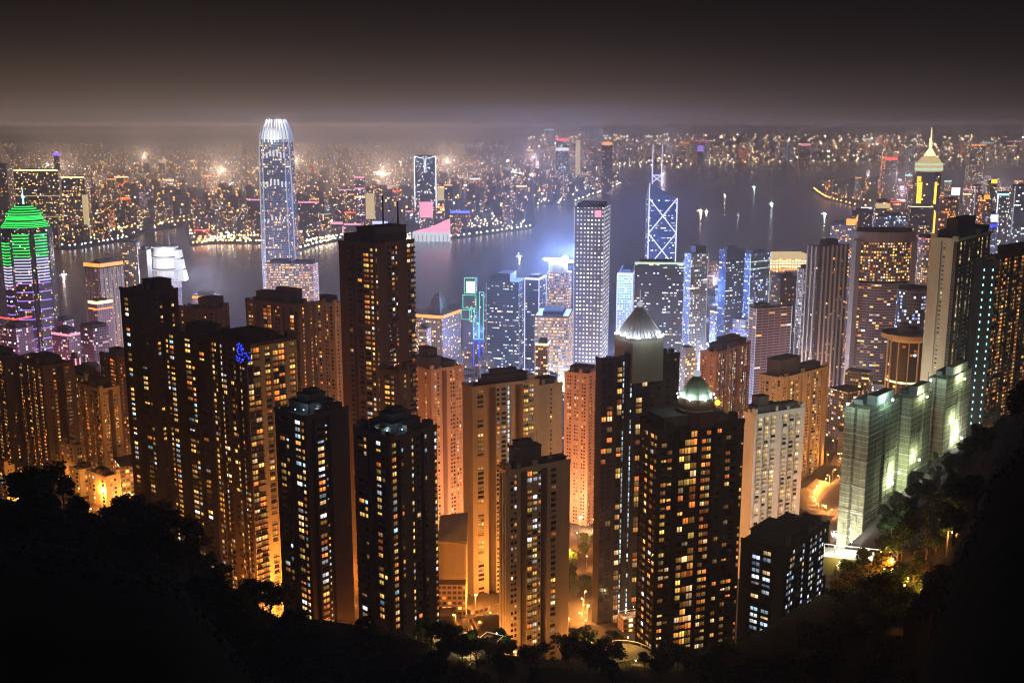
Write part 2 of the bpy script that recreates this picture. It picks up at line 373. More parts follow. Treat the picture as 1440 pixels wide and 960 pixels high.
STRIP = {'#': (2.4, 0), '|': (0.8, .35), 'w': (2.4, 0), 'W': (3.8, 0), 's': (2.2, -1.8), 'b': (3.2, .8), 'n': (4.2, -.3), 'g': (4.0, .15), 'L': (2.0, -.6), 'k': (2.6, -2.4), 'K': (4.2, -7), '_': (6, 0), 'z': (4.6, .5), 'x': (3.4, 0)}
def facade(wall, panes, A, d, n, W, z0, z1, pat, fh, r, lit, pal, fine=True, litpal=None):
    nat = sum(STRIP[c][0] for c in pat); rep = max(1, round(W / nat)); seq = pat * rep; k = W / (nat * rep)
    pts = []; s0 = 0.0; nf = int((z1 - z0 - 1.0) / fh)
    for ci, c in enumerate(seq):
        wd, off = STRIP[c]; s1 = s0 + wd * k
        pts += [(s0, off), (s1, off)]
        colp = min(.93, lit * (r.uniform(2.2, 3.8) if r.random() < .45 else r.uniform(.2, 1.1))); cw_ = r.uniform(.78, 1.12); gap = r.random() * .12; mid = (s0 + s1) / 2; sw = s1 - s0
        if c in '#|bW' and r.random() < .35: wall.box(A, d, n, s0 + .02, s1 - .02, off - 3, off - .06, z1 - .5, z1 + r.uniform(1.2, 4.5), 0, False)
        if c not in '#|_K':
            run = 0
            for fl in range(nf):
                zf = z1 - 1.4 - (fl + 1) * fh
                wz, hz, on, pl = sw * .62, 1.5, r.random() < colp, pal
                if c == 'W': wz, hz = sw * .8, 1.6
                elif c == 's': wz, hz = sw * .4, 1.0
                elif c == 'b': wz, hz = sw * .86, 1.75
                elif c == 'n': wz, hz = sw * .8, 2.1
                elif c == 'g': wz, hz = sw * .94, 2.5
                elif c == 'L': wz, hz, on, pl = sw * .5, 2.2, r.random() < .93, 'cyanlit'
                elif c == 'z': wz, hz, on = sw * .88, 1.7, r.random() < .8
                elif c == 'x': wz, hz, on = sw * .9, 2.2, r.random() < .72
                elif c == 'k': continue
                if r.random() < gap: continue
                wz *= cw_
                if run > 0: on = r.random() < .8; run -= 1
                elif on and r.random() < .25: run = 2
                if r.random() < .12: hz *= .6
                panes.append((A, d, n, mid, off + .06, zf + fh * .52, wz, hz, pl if on else None))
                if fine:
                    if c == 'b': wall.box(A, d, n, s0 - .1, s1 + .1, off, off + .35, zf - .15, zf + .35, 0, True)
                    elif c in 'nx': wall.box(A, d, n, s0, s1, off, off + 1.25, zf - .12, zf + (.95 if c == 'n' else .25), 0, True)
                    elif c == 'z': wall.box(A, d, n, s0, s1, off, off + .9, zf - .3, zf + .7, 0, True)
                    elif c == 'W': wall.box(A, d, n, s0 + .3, s1 - .3, off, off + .4, zf + .25, zf + .5, 0, True)
                    elif c == 'w' and sw > 1.6: wall.box(A, d, n, mid - wz * .6, mid + wz * .6, off, off + .25, zf + fh * .52 - hz / 2 - .2, zf + fh * .52 - hz / 2 - .02, 0, True)
                    if c in 'wW' and r.random() < .18: wall.box(A, d, n, mid - .45, mid + .45, off, off + .55, zf + .0, zf + .55, 0, True)   # air conditioner
        s0 = s1
    return [(A[0] + d[0] * a + n[0] * o, A[1] + d[1] * a + n[1] * o) for a, o in pts]
PANE_SUM = [0]
def put_panes(root, panes, r, indiv):
    """the largest lit windows one by one, the rest and the unlit panes as one part"""
    litp = [p for p in panes if p[8]]; r.shuffle(litp); litp.sort(key=lambda p: -round(p[6] * p[7])); single = litp[:indiv]; rest = [p for p in panes if not p[8]] + litp[indiv:]
    for (A, d, n, mid, off, z, wz, hz, pl) in single:
        o = bpy.data.objects.new('window', unit_pane('lit_' + pl)); COL.objects.link(o); o.parent = root
        o.location = Vector((A[0] + d[0] * mid + n[0] * off, A[1] + d[1] * mid + n[1] * off, z)) - root.location
        o.rotation_euler = (0, 0, math.atan2(d[1], d[0])); o.scale = (wz, .06, hz)
        PANE_SUM[0] += 1
    if rest:
        mats = ['glass']; mb = MB()
        for (A, d, n, mid, off, z, wz, hz, pl) in rest:
            mn = 'lit_' + pl if pl else 'glass'
            if mn not in mats: mats.append(mn)
            q = [(A[0] + d[0] * (mid + e) + n[0] * off, A[1] + d[1] * (mid + e) + n[1] * off) for e in (-wz / 2, wz / 2)]
            mb.quad([(*q[0], z - hz / 2), (*q[1], z - hz / 2), (*q[1], z + hz / 2), (*q[0], z + hz / 2)], mats.index(mn), [(0, 0), (1, 0), (1, 1), (0, 1)])
        obj('window', mb, mats, root, kind='stuff')
def tower(name, label, xl, xm, xr, ytop, Y, th, L='#wWw#', R='#ww#', fh=3.0, wall='beige', lit=.22, pal='warm', roof=((.25, .75, .3, .8, 5),), group=None,
          indiv=0, cat='tower', zb=None, fine=None, dl=None, dr=None, wings=(), seed=None, palR=None, litR=None, mast=(), tank=True, rmat='rooftile', wallR=None):
    r = random.Random(seed if seed is not None else int(xl * 7 + ytop * 13 + Y))
    fine = Y < 720 if fine is None else fine
    pl = Plan(xl, xm, xr, ytop, Y, th, dl, dr, zb); pl.foot()
    root = thing(name, label, cat, (*pl.cen, pl.zb), group)
    mbw, panes = MB(), []
    vols = [(pl, L, R)]
    for wg in wings:      # (xl, xm, xr, ytop, Y, th, L, R)
        p2 = Plan(*wg[:6], zb=pl.zb); p2.foot(); vols.append((p2, wg[6], wg[7]))
    for p, LL, RR in vols:
        oL = facade(mbw, panes, p.A, (-p.u[0], -p.u[1]), p.nl, p.wl, p.zb, p.z, LL, fh, r, lit, pal, fine)
        oR = facade(mbw, panes, p.C, p.v, p.nr, p.wr, p.zb, p.z, RR, fh, r, litR if litR is not None else lit, palR or pal, fine)
        out = oL + oR + [p.at(1, 1)]
        clean = [out[0]]
        for q in out[1:]:
            if math.dist(q, clean[-1]) > .02: clean.append(q)
        f0 = len(mbw.f); mbw.prism(clean, p.zb, p.z, 0)
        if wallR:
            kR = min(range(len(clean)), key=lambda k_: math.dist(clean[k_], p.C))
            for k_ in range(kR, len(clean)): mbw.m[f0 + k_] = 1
        n0 = mbw
        n0.box(p.A, (-p.u[0], -p.u[1]), p.nl, 0, p.wl, -.3, .45, p.z - .9, p.z + 1.1)
        n0.box(p.C, p.v, p.nr, .46, p.wr, -.3, .44, p.z - .88, p.z + 1.08)
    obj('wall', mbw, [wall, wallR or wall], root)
    mr = MB()
    for i, (p, LL, RR) in enumerate(vols):
        d0 = (-p.u[0], -p.u[1]); m_ = MB() if i else mr
        m_.box(p.A, d0, p.nl, .3, p.wl - .3, -p.wr + .5, -.35, p.z + .004, p.z + .12)
        if i: obj('wing_roof', m_, rmat, root)
    for (a0, a1, b0, b1, h) in roof:
        mr.prism(pl.outline(a0, a1, b0, b1), pl.z + .1, pl.z + h); mr.prism(pl.outline(a0 - .015, a1 + .015, b0 - .015, b1 + .015), pl.z + h, pl.z + h + .4)
    for k in range(12 if Y < 760 else 4):
        a, b_ = r.uniform(.06, .88), r.uniform(.06, .88); e, f = r.uniform(.02, .09), r.uniform(.02, .09)
        mr.prism(pl.outline(a, a + e, b_, b_ + f), pl.z + .1, pl.z + r.uniform(.8, 3.2))
    ro = obj('roof', mr, rmat, root)
    if 'bluish roof' in label or 'olive flank' in label:
        for a, b_ in ((.35, .02), (.2, .1), (.05, .3)):
            q = pl.at(a, b_); mb = MB(); mb.ball((*q, pl.z + 2.4), .35); obj('roof_lamp', mb, 'n_cyan', ro); light(root, (*q, pl.z + 3.2), (.5, .8, 1), 260, .3)
    if tank:
        for k in range(3 if Y < 700 else 1):
            mt = MB(); a, b_ = r.uniform(.1, .85), r.uniform(.08, .8); q = pl.at(a, b_)
            mt.lathe(q, [(1.3, pl.z + .1), (1.3, pl.z + 3.2), (.3, pl.z + 3.8)], 10); obj('water_tank', mt, 'concrete', ro)
        if Y < 750:
            ma = MB(); q = pl.at(r.uniform(.3, .7), r.uniform(.3, .7)); zt = pl.z + max([h for *_, h in roof] + [1])
            ma.bar((*q, pl.z + .1), (*q, zt + 4), .09); ma.bar((q[0] - 1, q[1], zt + 3), (q[0] + 1, q[1], zt + 3), .06); ma.bar((q[0] - .7, q[1], zt + 2.4), (q[0] + .7, q[1], zt + 2.4), .06)
            obj('antenna', ma, 'metal', ro)
    for (mx, my0, my1) in mast:
        top = P(mx, my0, pl.cen[1]); bot = P(mx, my1, pl.cen[1]); ma = MB(); ma.bar((top.x, top.y, pl.z), (top.x, top.y, top.z), .75, 0, .45); obj('mast', ma, 'dark', root)
    put_panes(root, panes, r, indiv)
    return root, pl
def strip_edge(root, pl, a, b, z0, z1, mat, rr=.5, name='light_strip'):
    q = pl.at(a, b); mb = MB(); o = (q[0] - .4 * pl.v[0] * (b < .5) * 1, q[1])
    mb.bar((q[0], q[1], z0), (q[0], q[1], z1), rr); return obj(name, mb, mat, root)
def office(name, label, xl, xm, xr, ytop, Y, th, mat, group=None, cat='tower', dl=None, dr=None, zb=None, edges=None, bands=(), roof=((.2, .8, .2, .8, 5),), roofcap=None, steps=(), fins=None, rmat='rooftile', mast=()):
    """edges: (mat, radius); bands: (ypx0, ypx1, mat); steps: setbacks (height above, inset)"""
    pl = Plan(xl, xm, xr, ytop, Y, th, dl, dr, zb); pl.foot()
    root = thing(name, label, cat, (*pl.cen, pl.zb), group); mb = MB(); z = pl.z
    tot = sum(s[0] for s in steps); zlow = z - tot
    mb.prism(pl.outline(), pl.zb, zlow); ins = 0
    zz = zlow
    for h, i in steps:
        ins += i; mb.prism(pl.outline(ins, 1 - ins, ins, 1 - ins), zz, zz + h); zz += h
    obj('facade', mb, mat, root)
    mr = MB()
    d0 = (-pl.u[0], -pl.u[1])
    if not steps:
        mr.box(pl.A, d0, pl.nl, -.2, pl.wl + .2, -.5, .3, z - .3, z + 1.3); mr.box(pl.C, pl.v, pl.nr, .31, pl.wr, -.5, .3, z - .28, z + 1.28)
    for (a0, a1, b0, b1, h) in roof: mr.prism(pl.outline(a0, a1, b0, b1), z + .02, z + h)
    obj('roof', mr, rmat, root)
    if fins:
        mf = MB(); fm, step, dep, wid = fins; s_ = 0.0
        while s_ <= pl.wl: mf.box(pl.A, d0, pl.nl, s_ - wid / 2, s_ + wid / 2, 0.01, dep, pl.zb, zlow); s_ += step
        s_ = step
        while s_ <= pl.wr: mf.box(pl.C, pl.v, pl.nr, s_ - wid / 2, s_ + wid / 2, 0.01, dep, pl.zb, zlow); s_ += step
        obj('fin', mf, fm, root, kind='stuff')
    if edges:
        for a, b in ((0, 0), (1, 0), (0, 1)): strip_edge(root, pl, a, b, pl.zb + 4, zlow, edges[0], edges[1])
    for y0, y1, bm in bands:
        za, zc = P(xm, y1, Y).z, P(xm, y0, Y).z; ml = MB()
        ml.box(pl.A, d0, pl.nl, 0, pl.wl, .05, .5, za, zc); ml.box(pl.C, pl.v, pl.nr, .51, pl.wr, .05, .5, za, zc); obj('light_band', ml, bm, root)
    for mx, my in mast:
        t_ = P(mx, my, pl.cen[1]); ma = MB(); ma.bar((t_.x, t_.y, z), t_, .8, 0, .3); obj('mast', ma, 'metal', root)
    return root, pl

# ================================================================ THE SETTING
def terrain():
    mb = MB(); ys = [4.0]
    while ys[-1] < 1790: ys.append(ys[-1] * 1.028 + 1.2)
    ys[-1] = 1790; ss_ = [-1.25 + 2.5 * i / 170 for i in range(171)]; n = len(ss_)
    for y in ys:
        for s in ss_: mb.v.append((s * y, y, ground(s * y, y)))
    for j in range(len(ys) - 1):
        for i in range(n - 1):
            mb.f.append((j * n + i, j * n + i + 1, (j + 1) * n + i + 1, (j + 1) * n + i))
            yy = ys[j]; mb.m.append(0 if yy < 470 else 1); mb.uv += [(0, 0)] * 4
    o = obj('terrain', mb, ['soil', 'cityground']); o['kind'] = 'structure'
    for p in o.data.polygons: p.use_smooth = True
terrain()
def sheet(name, pts, z, mat, kind='structure', skirt=3):
    mb = MB(); i = len(pts)
    mb.v += [(p[0], p[1], z) for p in pts] + [(p[0], p[1], z - skirt) for p in pts]
    mb.f.append(tuple(range(i))); mb.m.append(0); mb.uv += [(0, 0)] * i
    for k in range(i):
        k2 = (k + 1) % i; mb.f.append((k, k + i, k2 + i, k2)); mb.m.append(0); mb.uv += [(0, 0)] * 4
    o = obj(name, mb, mat); o['kind'] = kind; return o
KOW = [(-700, 400), (0, 353), (75, 350), (100, 352), (182, 338), (205, 327), (258, 320), (268, 346), (300, 343), (368, 343), (374, 354), (420, 353), (440, 346), (480, 338),
       (580, 340), (640, 336), (752, 320), (745, 308), (735, 296), (742, 288), (800, 288), (822, 280), (850, 270), (876, 258), (858, 252), (800, 246), (822, 236),
       (1000, 229), (1200, 225), (1500, 224), (1900, 224)]
KOWW = [Wp(*p) for p in KOW]
sheet('kowloon_ground', [(p.x, p.y) for p in KOWW] + [(26000, 26000), (-26000, 26000), (-14000, 5000)], 2.5, 'cityground')
ISL = [(1155, 344), (1190, 328), (1212, 312), (1240, 296), (1200, 290), (1160, 281), (1140, 268), (1150, 259), (1175, 254), (1240, 247), (1330, 238), (1500, 234)]
ISLW = [Wp(*p) for p in [(-500, 500), (100, 485), (300, 468), (480, 450), (700, 420), (860, 400), (1000, 368), (1090, 354)] + ISL]
sheet('island_ground', [(p.x, p.y) for p in ISLW] + [(12000, 9000), (9000, 1200), (2500, 1500), (-1800, 1500)], 2.2, 'cityground')
mb = MB(); mb.quad([(-60000, 900, 0), (60000, 900, 0), (60000, 70000, 0), (-60000, 70000, 0)]); o = obj('water', mb, 'harbour'); o['kind'] = 'structure'
mb = MB(); n = 120; rows = 14   # the far ridge of hills
for j in range(rows):
    for i in range(n + 1):
        s = -0.75 + 1.5 * i / n; y = 13400 + j * 460; t = j / (rows - 1)
        h = 0.55 * (190 + 110 * sin(s * 9 + 1) + 60 * sin(s * 23) + 28 * sin(s * 51 + 2)) * (0.75 if s > 0.1 else 1.0)
        mb.v.append((s * y, y, max(0, h) * sin(pi * min(1, t * 1.05)) ** 1.2 + 9 * sin(i * 1.7 + j) + 2.2 * (t == 0) - 8))
for j in range(rows - 1):
    for i in range(n):
        mb.f.append((j * (n + 1) + i, j * (n + 1) + i + 1, (j + 1) * (n + 1) + i + 1, (j + 1) * (n + 1) + i)); mb.m.append(0); mb.uv += [(0, 0)] * 4
o = obj('hills', mb, 'soil'); o['kind'] = 'structure'
def hillz(x, y):
    t = (y - 13400) / (460 * 13)
    if t <= 0: return 2
    s = x / y
    h = 0.55 * (190 + 110 * sin(s * 9 + 1) + 60 * sin(s * 23) + 28 * sin(s * 51 + 2)) * (0.75 if s > 0.1 else 1.0)
    return max(2, max(0, h) * sin(pi * min(1, t * 1.05)) ** 1.2 - 14)
def hazebox():
    me = bpy.data.meshes.new('haze'); x, y0, y1, z0, z1 = 15000, -600, 22000, -9, 427
    v = [(a, b, c) for c in (z0, z1) for b in (y0, y1) for a in (-x, x)]
    me.from_pydata(v, [], [(0, 2, 3, 1), (4, 5, 7, 6), (0, 1, 5, 4), (2, 6, 7, 3), (0, 4, 6, 2), (1, 3, 7, 5)])
    m = bpy.data.materials.new('haze'); m.use_nodes = True; t = m.node_tree; t.nodes.clear()
    o_ = t.nodes.new('ShaderNodeOutputMaterial'); p = t.nodes.new('ShaderNodeVolumePrincipled')
    p.inputs['Color'].default_value = (0.96, 0.94, 0.93, 1); p.inputs['Density'].default_value = 9.5e-5; p.inputs['Anisotropy'].default_value = 0.45
    t.links.new(p.outputs[0], o_.inputs['Volume']); me.materials.append(m)
    m.cycles.homogeneous_volume = True
    o = bpy.data.objects.new('haze', me); COL.objects.link(o); o['kind'] = 'stuff'
hazebox()

# ================================================================ HILLSIDE TOWERS, close to the camera
G1 = 'dark residential towers standing at the foot of the hill'
tower('apartment_tower', 'black slab tower with two flat roof levels, few lit windows and a thin roof mast', 168, 210, 250, 412, 600, 38, '#W#KWw#', '#wwKw#', wall='dark', lit=.17, pal='mix', indiv=60, roof=((.1, .5, .3, .9, 6),), group=None, mast=((206, 397, 412),))
tower('apartment_tower', 'dark tower with a flat top and many scattered small windows, overlapping the black slab tower', 226, 292, 347, 477, 560, 40, '#wW#KWwkW#', '#WwKw#', wall='dark', lit=.3, pal='mix', indiv=90, roof=((.3, .7, .3, .7, 4),))
rt, pl5 = tower('apartment_tower', 'dark tower carrying a blue sparkling rooftop sign, its flank a lattice of glowing orange balconies', 293, 346, 416, 487, 520, 42, '#WwKwW#', 'xx#W|', wallR='cream', wall='brown', lit=.3, pal='warm', indiv=95, roof=((.1, .8, .1, .7, 4),), palR='amber', litR=.55)  # paler right wall colour stands in for strong light on that face
tower('apartment_tower', 'dark round topped tower with an olive flank lit red orange at its foot', 386, 430, 490, 588, 430, 42, '#Ww|', '|kWs###', wall='brown', lit=.27, pal='mix', indiv=70, roof=((.2, .8, .2, .8, 4), (.32, .68, .3, .7, 7), (.4, .6, .38, .62, 8.6)))
tower('apartment_tower', 'dark round topped tower with bluish roof lamps and a plain windowless flank, beside its twin', 497, 548, 614, 618, 410, 42, '#Wws|', '|Wkw##w', wall='brown', lit=.3, pal='mix', indiv=80, roof=((.2, .8, .2, .8, 4), (.32, .68, .3, .7, 7), (.4, .6, .38, .62, 8.6)))
tower('apartment_tower', 'tallest black residential tower with two thin masts on its stepped roof', 476, 527, 582, 345, 600, 36, '##wkWWw|', 'w####|nn', wall='brown', lit=.24, pal='warm', indiv=100, roof=((.1, .9, .05, .85, 5), (.1, .6, .1, .9, 9)), mast=((538, 275, 330), (559, 283, 325)),
      wings=((533, 561, 577, 524, 560, 30, '#Ww#', '#w#'),))
tower('apartment_tower', 'brown tower with amber balconies and stepped roof, behind the tower with the blue sign', 345, 420, 442, 430, 770, 30, '#ww#ks#xn|', '#w#', wall='brown', lit=.35, pal='amber', indiv=60, roof=((.2, .85, .2, .8, 7), (.1, .5, .3, .6, 11)))
tower('apartment_tower', 'plain brown tower with orange lit side, squeezed beside the tallest black tower', 436, 470, 486, 428, 800, 30, '#ww#W#', '#w', wall='beige', lit=.16, pal='amber', indiv=24)
tower('apartment_tower', 'brown block with a peaked dark roof and orange eaves, behind the black slab tower', 250, 300, 322, 437, 830, 26, '#w#w#W', '#w#', wall='brown', lit=.12, pal='amber', indiv=16, roof=((.1, .45, .1, .9, 9),))
tower('apartment_tower', 'pale orange tower with long rows of small windows and a stepped dark roof', 582, 606, 652, 522, 740, 50, '#w##', '#ww#K#ww|ww#', wall='pink', lit=.3, pal='warm', indiv=70, roof=((.1, .9, 0, .35, 9), (.2, .8, .05, .3, 15), (0.1, .9, .4, .8, 4)))
tower('apartment_tower', 'broad beige tower with pier framed windows and a bluish lit column near its centre', 650, 664, 758, 546, 620, 62, '###', '#W#KwWL#KbW#', wall='cream', lit=.33, pal='warm', indiv=90, roof=((.2, .8, .25, .85, 5), (.3, .7, .35, .7, 8)))
tower('apartment_tower', 'windowless orange washed gable tower beside the broad beige tower', 735, 748, 791, 545, 650, 60, '#W#', '#w####', wall='cream', lit=.25, pal='amber', indiv=24, roof=((.1, .9, .1, .8, 4),))
tower('apartment_tower', 'slim beige tower with a column of orange windows and a bare corner wall', 700, 712, 802, 664, 480, 60, 'L|', '#ww#KxWwK#W####', wall='cream', lit=.3, pal='warm', indiv=95, roof=((.1, .9, .15, .55, 10), (.2, .8, .2, .42, 13), (.1, .8, .62, .95, 2)), palR='warm')
tower('apartment_tower', 'pink tiled tower with a tight grid of small square windows', 794, 828, 841, 527, 830, 25, '#ww#ww#ww#', '#ww#', wall='pink', lit=.3, pal='warm', indiv=60, fh=2.9, roof=((.1, .9, .3, .9, 4),))
tower('apartment_tower', 'pale cream tower with zigzag lit balconies and a white side wall', 1046, 1062, 1132, 585, 650, 62, '###', '#z#z#z##', wall='white', lit=.2, pal='yellow', indiv=80, roof=((.1, .9, .05, .5, 5), (.2, .8, .1, .3, 11), (.2, .8, .6, .9, 4)))
tower('apartment_tower', 'squat black block with slanting roof and small white windows, below the zigzag balcony tower', 1042, 1104, 1166, 775, 430, 40, '##zz##', '#www#www#', wall='dark', lit=.38, pal='cool', indiv=60, roof=((.1, .9, .1, .5, 4), (.1, .5, .55, .9, 3)), litR=.5)
tower('apartment_tower', 'cream cross shaped tower with yellow stairwell windows and a blank lift tower on its roof', 1068, 1100, 1166, 533, 900, 48, '#ww#x#', '#ww#Kxx#ww#K##', wall='cream', lit=.3, pal='yellow', indiv=60, roof=((.3, .9, .1, .5, 14), (.2, .6, .5, .9, 5)), fine=True)
tower('apartment_tower', 'reddish tower with a dark hipped roof and a bright white stair column', 985, 1008, 1056, 497, 1000, 40, '#ww#', '#wxKLxKw#', wall='pink', lit=.4, pal='warm', indiv=40, roof=((.1, .9, .2, .9, 6), (.2, .8, .35, .75, 10)), fine=True)
tower('apartment_tower', 'tall olive grey tower with bare ribbed walls beside a string of white lamps', 1309, 1347, 1396, 338, 700, 40, '##s##', 'kkWKwk', wall='white', wallR='dark', lit=.12, pal='yellow', indiv=50, roof=((.1, .9, .1, .95, 5), (.2, .6, .1, .6, 13)), palR='yellow', litR=.25)  # near-black right wall colour paints in that face's unlit look
tower('apartment_tower', 'dark brown tower with a glowing orange roof band and many amber windows', 1378, 1400, 1470, 362, 790, 50, '#w#', '#Ww#wW#w#', wall='brown', lit=.5, pal='amber', indiv=80, roof=((.1, .9, .3, .8, 6),), fine=True)
# W cluster, far side of the orange street
WC = [(-30, 5, 34, 506, 820, 'dark', .25, 'amber', 'dark tower with amber windows standing farthest from the orange street'),
      (24, 60, 104, 517, 800, 'brown', .45, 'amber', 'brown tower with a bright vertical run of amber windows'),
      (88, 120, 150, 532, 860, 'beige', .3, 'warm', 'beige tower with one glowing orange corner, in the row beyond the orange street'),
      (108, 140, 168, 549, 760, 'beige', .3, 'orange', 'tower with an orange washed gable wall and a dark domed roof'),
      (140, 164, 190, 504, 840, 'brown', .45, 'orange', 'brown tower with a line of orange stairwell lamps beside the black slab tower'),
      (0, 30, 62, 560, 900, 'grey', .25, 'cool', 'grey tower with faint white windows between two brown towers')]
for a, b_, c, yt, Y, wl, li, pa, lb in WC:
    tower('apartment_tower', lb, a, b_, c, yt, Y, 42, '#wwKnw#', '#wwKW#', wall=wl, lit=li, pal=pa, indiv=30, fine=True)
LOWB = [(-12, 6, 20, 657, 700, 4, 'cream', 'low cream block with two lit floors beside the dark trees'), (78, 104, 118, 628, 790, 6, 'beige', 'low beige block with a dark terraced roof'),
        (98, 112, 134, 662, 740, 5, 'cream', 'short cream block with a flat roof in front of the terraced roof'), (122, 148, 169, 672, 700, 5, 'cream', 'short cream block with lit windows beside the orange street'),
        (1345, 1362, 1382, 690, 640, 4, 'cream', 'small cream house with bluish windows at the edge of the dark slope')]
for a, b_, c, yt, Y, _, wl, lb in LOWB:
    tower('apartment_block', lb, a, b_, c, yt, Y, 40, '#w#W#', '#ww#', wall=wl, lit=.4, pal='warm', indiv=16, fine=True, cat='apartment block', roof=((.3, .7, .3, .7, 3),), tank=False)
# white lamps up the corner of the tall olive tower
p0 = P(1398, 372, 690); p1 = P(1366, 690, 690); mbx = None
root = thing('lamp_mast', 'tall dark service tower carrying a double string of white lamps, beside the olive grey tower', 'light mast', (P(1380, 400, 705).x, 705, ground(P(1380, 400, 705).x, 705) - 2))
cx0 = P(1386, 400, 705).x; zt = P(1386, 366, 705).z; mb = MB(); mb.prism([(cx0 - 5, 702), (cx0 + 5, 702), (cx0 + 5, 712), (cx0 - 5, 712)], ground(cx0, 705) - 2, zt); obj('wall', mb, 'dark', root)
zz = zt - 6
while zz > ground(cx0, 705) + 4:
    for dx in (-3.2, 2.6):
        mb = MB(); mb.box((cx0 + dx, 701.8), (1, 0), (0, -1), -.32, .32, 0, .3, zz - .75, zz + .75); obj('lamp', mb, 'n_cyan', root)
    zz -= 5.0
# tall dark tower with white pyramid roof
def pyramid_tower():
    root, pl = tower('pyramid_roof_tower', 'black glass tower under a floodlit white pyramid roof with a finial', 838, 846, 912, 507, 560, 70, '#', 'gg#gL|#L#gg', wall='dark', lit=.10, pal='warm', indiv=90, roof=(), seed=5, tank=False, palR='amber',
                    wings=((898, 911, 956, 503, 569, 62, '#s', '#W#w#'),))
    c = P(899, 470, 577); x, y = c.x, 577; z0, z1 = c.z, P(899, 431, 577).z; b0 = P(899, 512, 577).z; hw = (932 - 867) / F * 577 * .5 * 1.0
    sq = lambda h, dx=0: [(x - h, y - h), (x + h, y - h), (x + h, y + h), (x - h, y + h)]
    def rot(pts, t=radians(24)): return [(x + (p[0] - x) * cos(t) - (p[1] - y) * sin(t), y + (p[0] - x) * sin(t) + (p[1] - y) * cos(t)) for p in pts]
    mb = MB(); mb.prism(rot(sq(hw * .78)), b0 - 8, z0); mb.prism(rot(sq(hw * .82)), z0 - .8, z0); obj('crown_base', mb, 'concrete', root)
    base, top = rot(sq(hw * .76)), rot(sq(1.2)); mb = MB()
    for k in range(4):
        a, b_, c_, d_ = base[k], base[(k + 1) % 4], top[(k + 1) % 4], top[k]
        for q in range(8):    # ribbed metal sheets
            f0, f1 = q / 8, (q + 1) / 8
            L = lambda p, r_, f, e=0: (p[0] + (r_[0] - p[0]) * f, p[1] + (r_[1] - p[1]) * f)
            m0, m1 = L(a, b_, f0 + .012), L(a, b_, f1 - .012); t0, t1 = L(d_, c_, f0), L(d_, c_, f1)
            mb.quad([(*m0, z0), (*m1, z0), (*t1, z1), (*t0, z1)])
    obj('pyramid_roof', mb, 'slate', root)
    for k in range(4):
        mb = MB(); mb.bar((*base[k], z0), (*top[k], z1), .32, 0, .22); obj('roof_rib', mb, 'white', root)
    mb = MB(); mb.lathe((x, y), [(1.2, z1), (1.5, z1 + 1.6), (1.0, z1 + 2.6), (.25, z1 + 3.2), (.12, z1 + 9.5)], 12); obj('finial', mb, 'n_soft', root)
    mid = rot(sq(hw * .9))
    for k in range(4):
        for f in (.2, .5, .8):
            q0 = mid[k]; q1 = mid[(k + 1) % 4]; p = (q0[0] + (q1[0] - q0[0]) * f, q0[1] + (q1[1] - q0[1]) * f)
            mb = MB(); mb.ball((p[0], p[1], z0 + .3), .45); fl = obj('floodlight', mb, 'flood', root)
            if k != 2: light(root, (p[0], p[1], z0 + .8), (.9, .95, 1), 2000, .4)
    light(root, (x + hw * .4, y - hw * 1.3, z0 - 4), (.75, .95, .75), 500, .4)
    light(root, (x + 9, y - hw * 1.3, z0 - 3), (.8, .9, .6), 600, .4)
pyramid_tower()
def dome_tower():
    root, pl = tower('dome_roof_tower', 'black tower with wide amber windows under a floodlit pale green bell roof', 900, 925, 1047, 606, 430, 68, '#WW', '#WWKxgg#bbKW#WW#w', fh=3.5, wall='dark', lit=.26, pal='warm', indiv=100, roof=((.05, .95, .08, .75, 5),), seed=9, tank=False, palR='amber', litR=.5)
    c = P(979, 557, 443); x, y, z0 = c.x, 443, c.z; b0 = pl.z; hw = (1003 - 955) / F * 443 * .5; z1 = P(979, 528, 443).z
    mb = MB(); mb.lathe((x, y), [(hw * 1.25, b0), (hw * 1.25, z0 - 5), (hw * 1.12, z0 - 4.5), (hw * 1.1, z0), (hw * .2, z0)], 8); obj('drum', mb, 'brown', root)
    H = z1 - z0; mb = MB(); mb.lathe((x, y), [(hw * 1.02, z0), (hw * .93, z0 + H * .22), (hw * .72, z0 + H * .5), (hw * .45, z0 + H * .8), (hw * .22, z0 + H)], 8); obj('bell_roof', mb, 'copper', root)
    mb = MB(); mb.lathe((x, y), [(1.5, z1), (1.9, z1 + 1), (1.3, z1 + 2), (.2, z1 + 2.4), (.1, z1 + 11)], 10); obj('finial', mb, 'n_soft', root)
    for k in range(8):
        t = 2 * pi * k / 8 + .3; p = (x + hw * 1.2 * cos(t), y + hw * 1.2 * sin(t), z0 + .3)
        mb = MB(); mb.ball(p, .3); obj('floodlight', mb, 'flood', root)
        if sin(t) < .4: light(root, (p[0], p[1], p[2] + .5), (.9, 1, .85), 1100, .3)
    mb = MB(); q = P(1009, 566, 436); mb.ball((q.x, q.y, q.z), 1.3); obj('rooftop_lamp', mb, 'n_gold', root)
dome_tower()
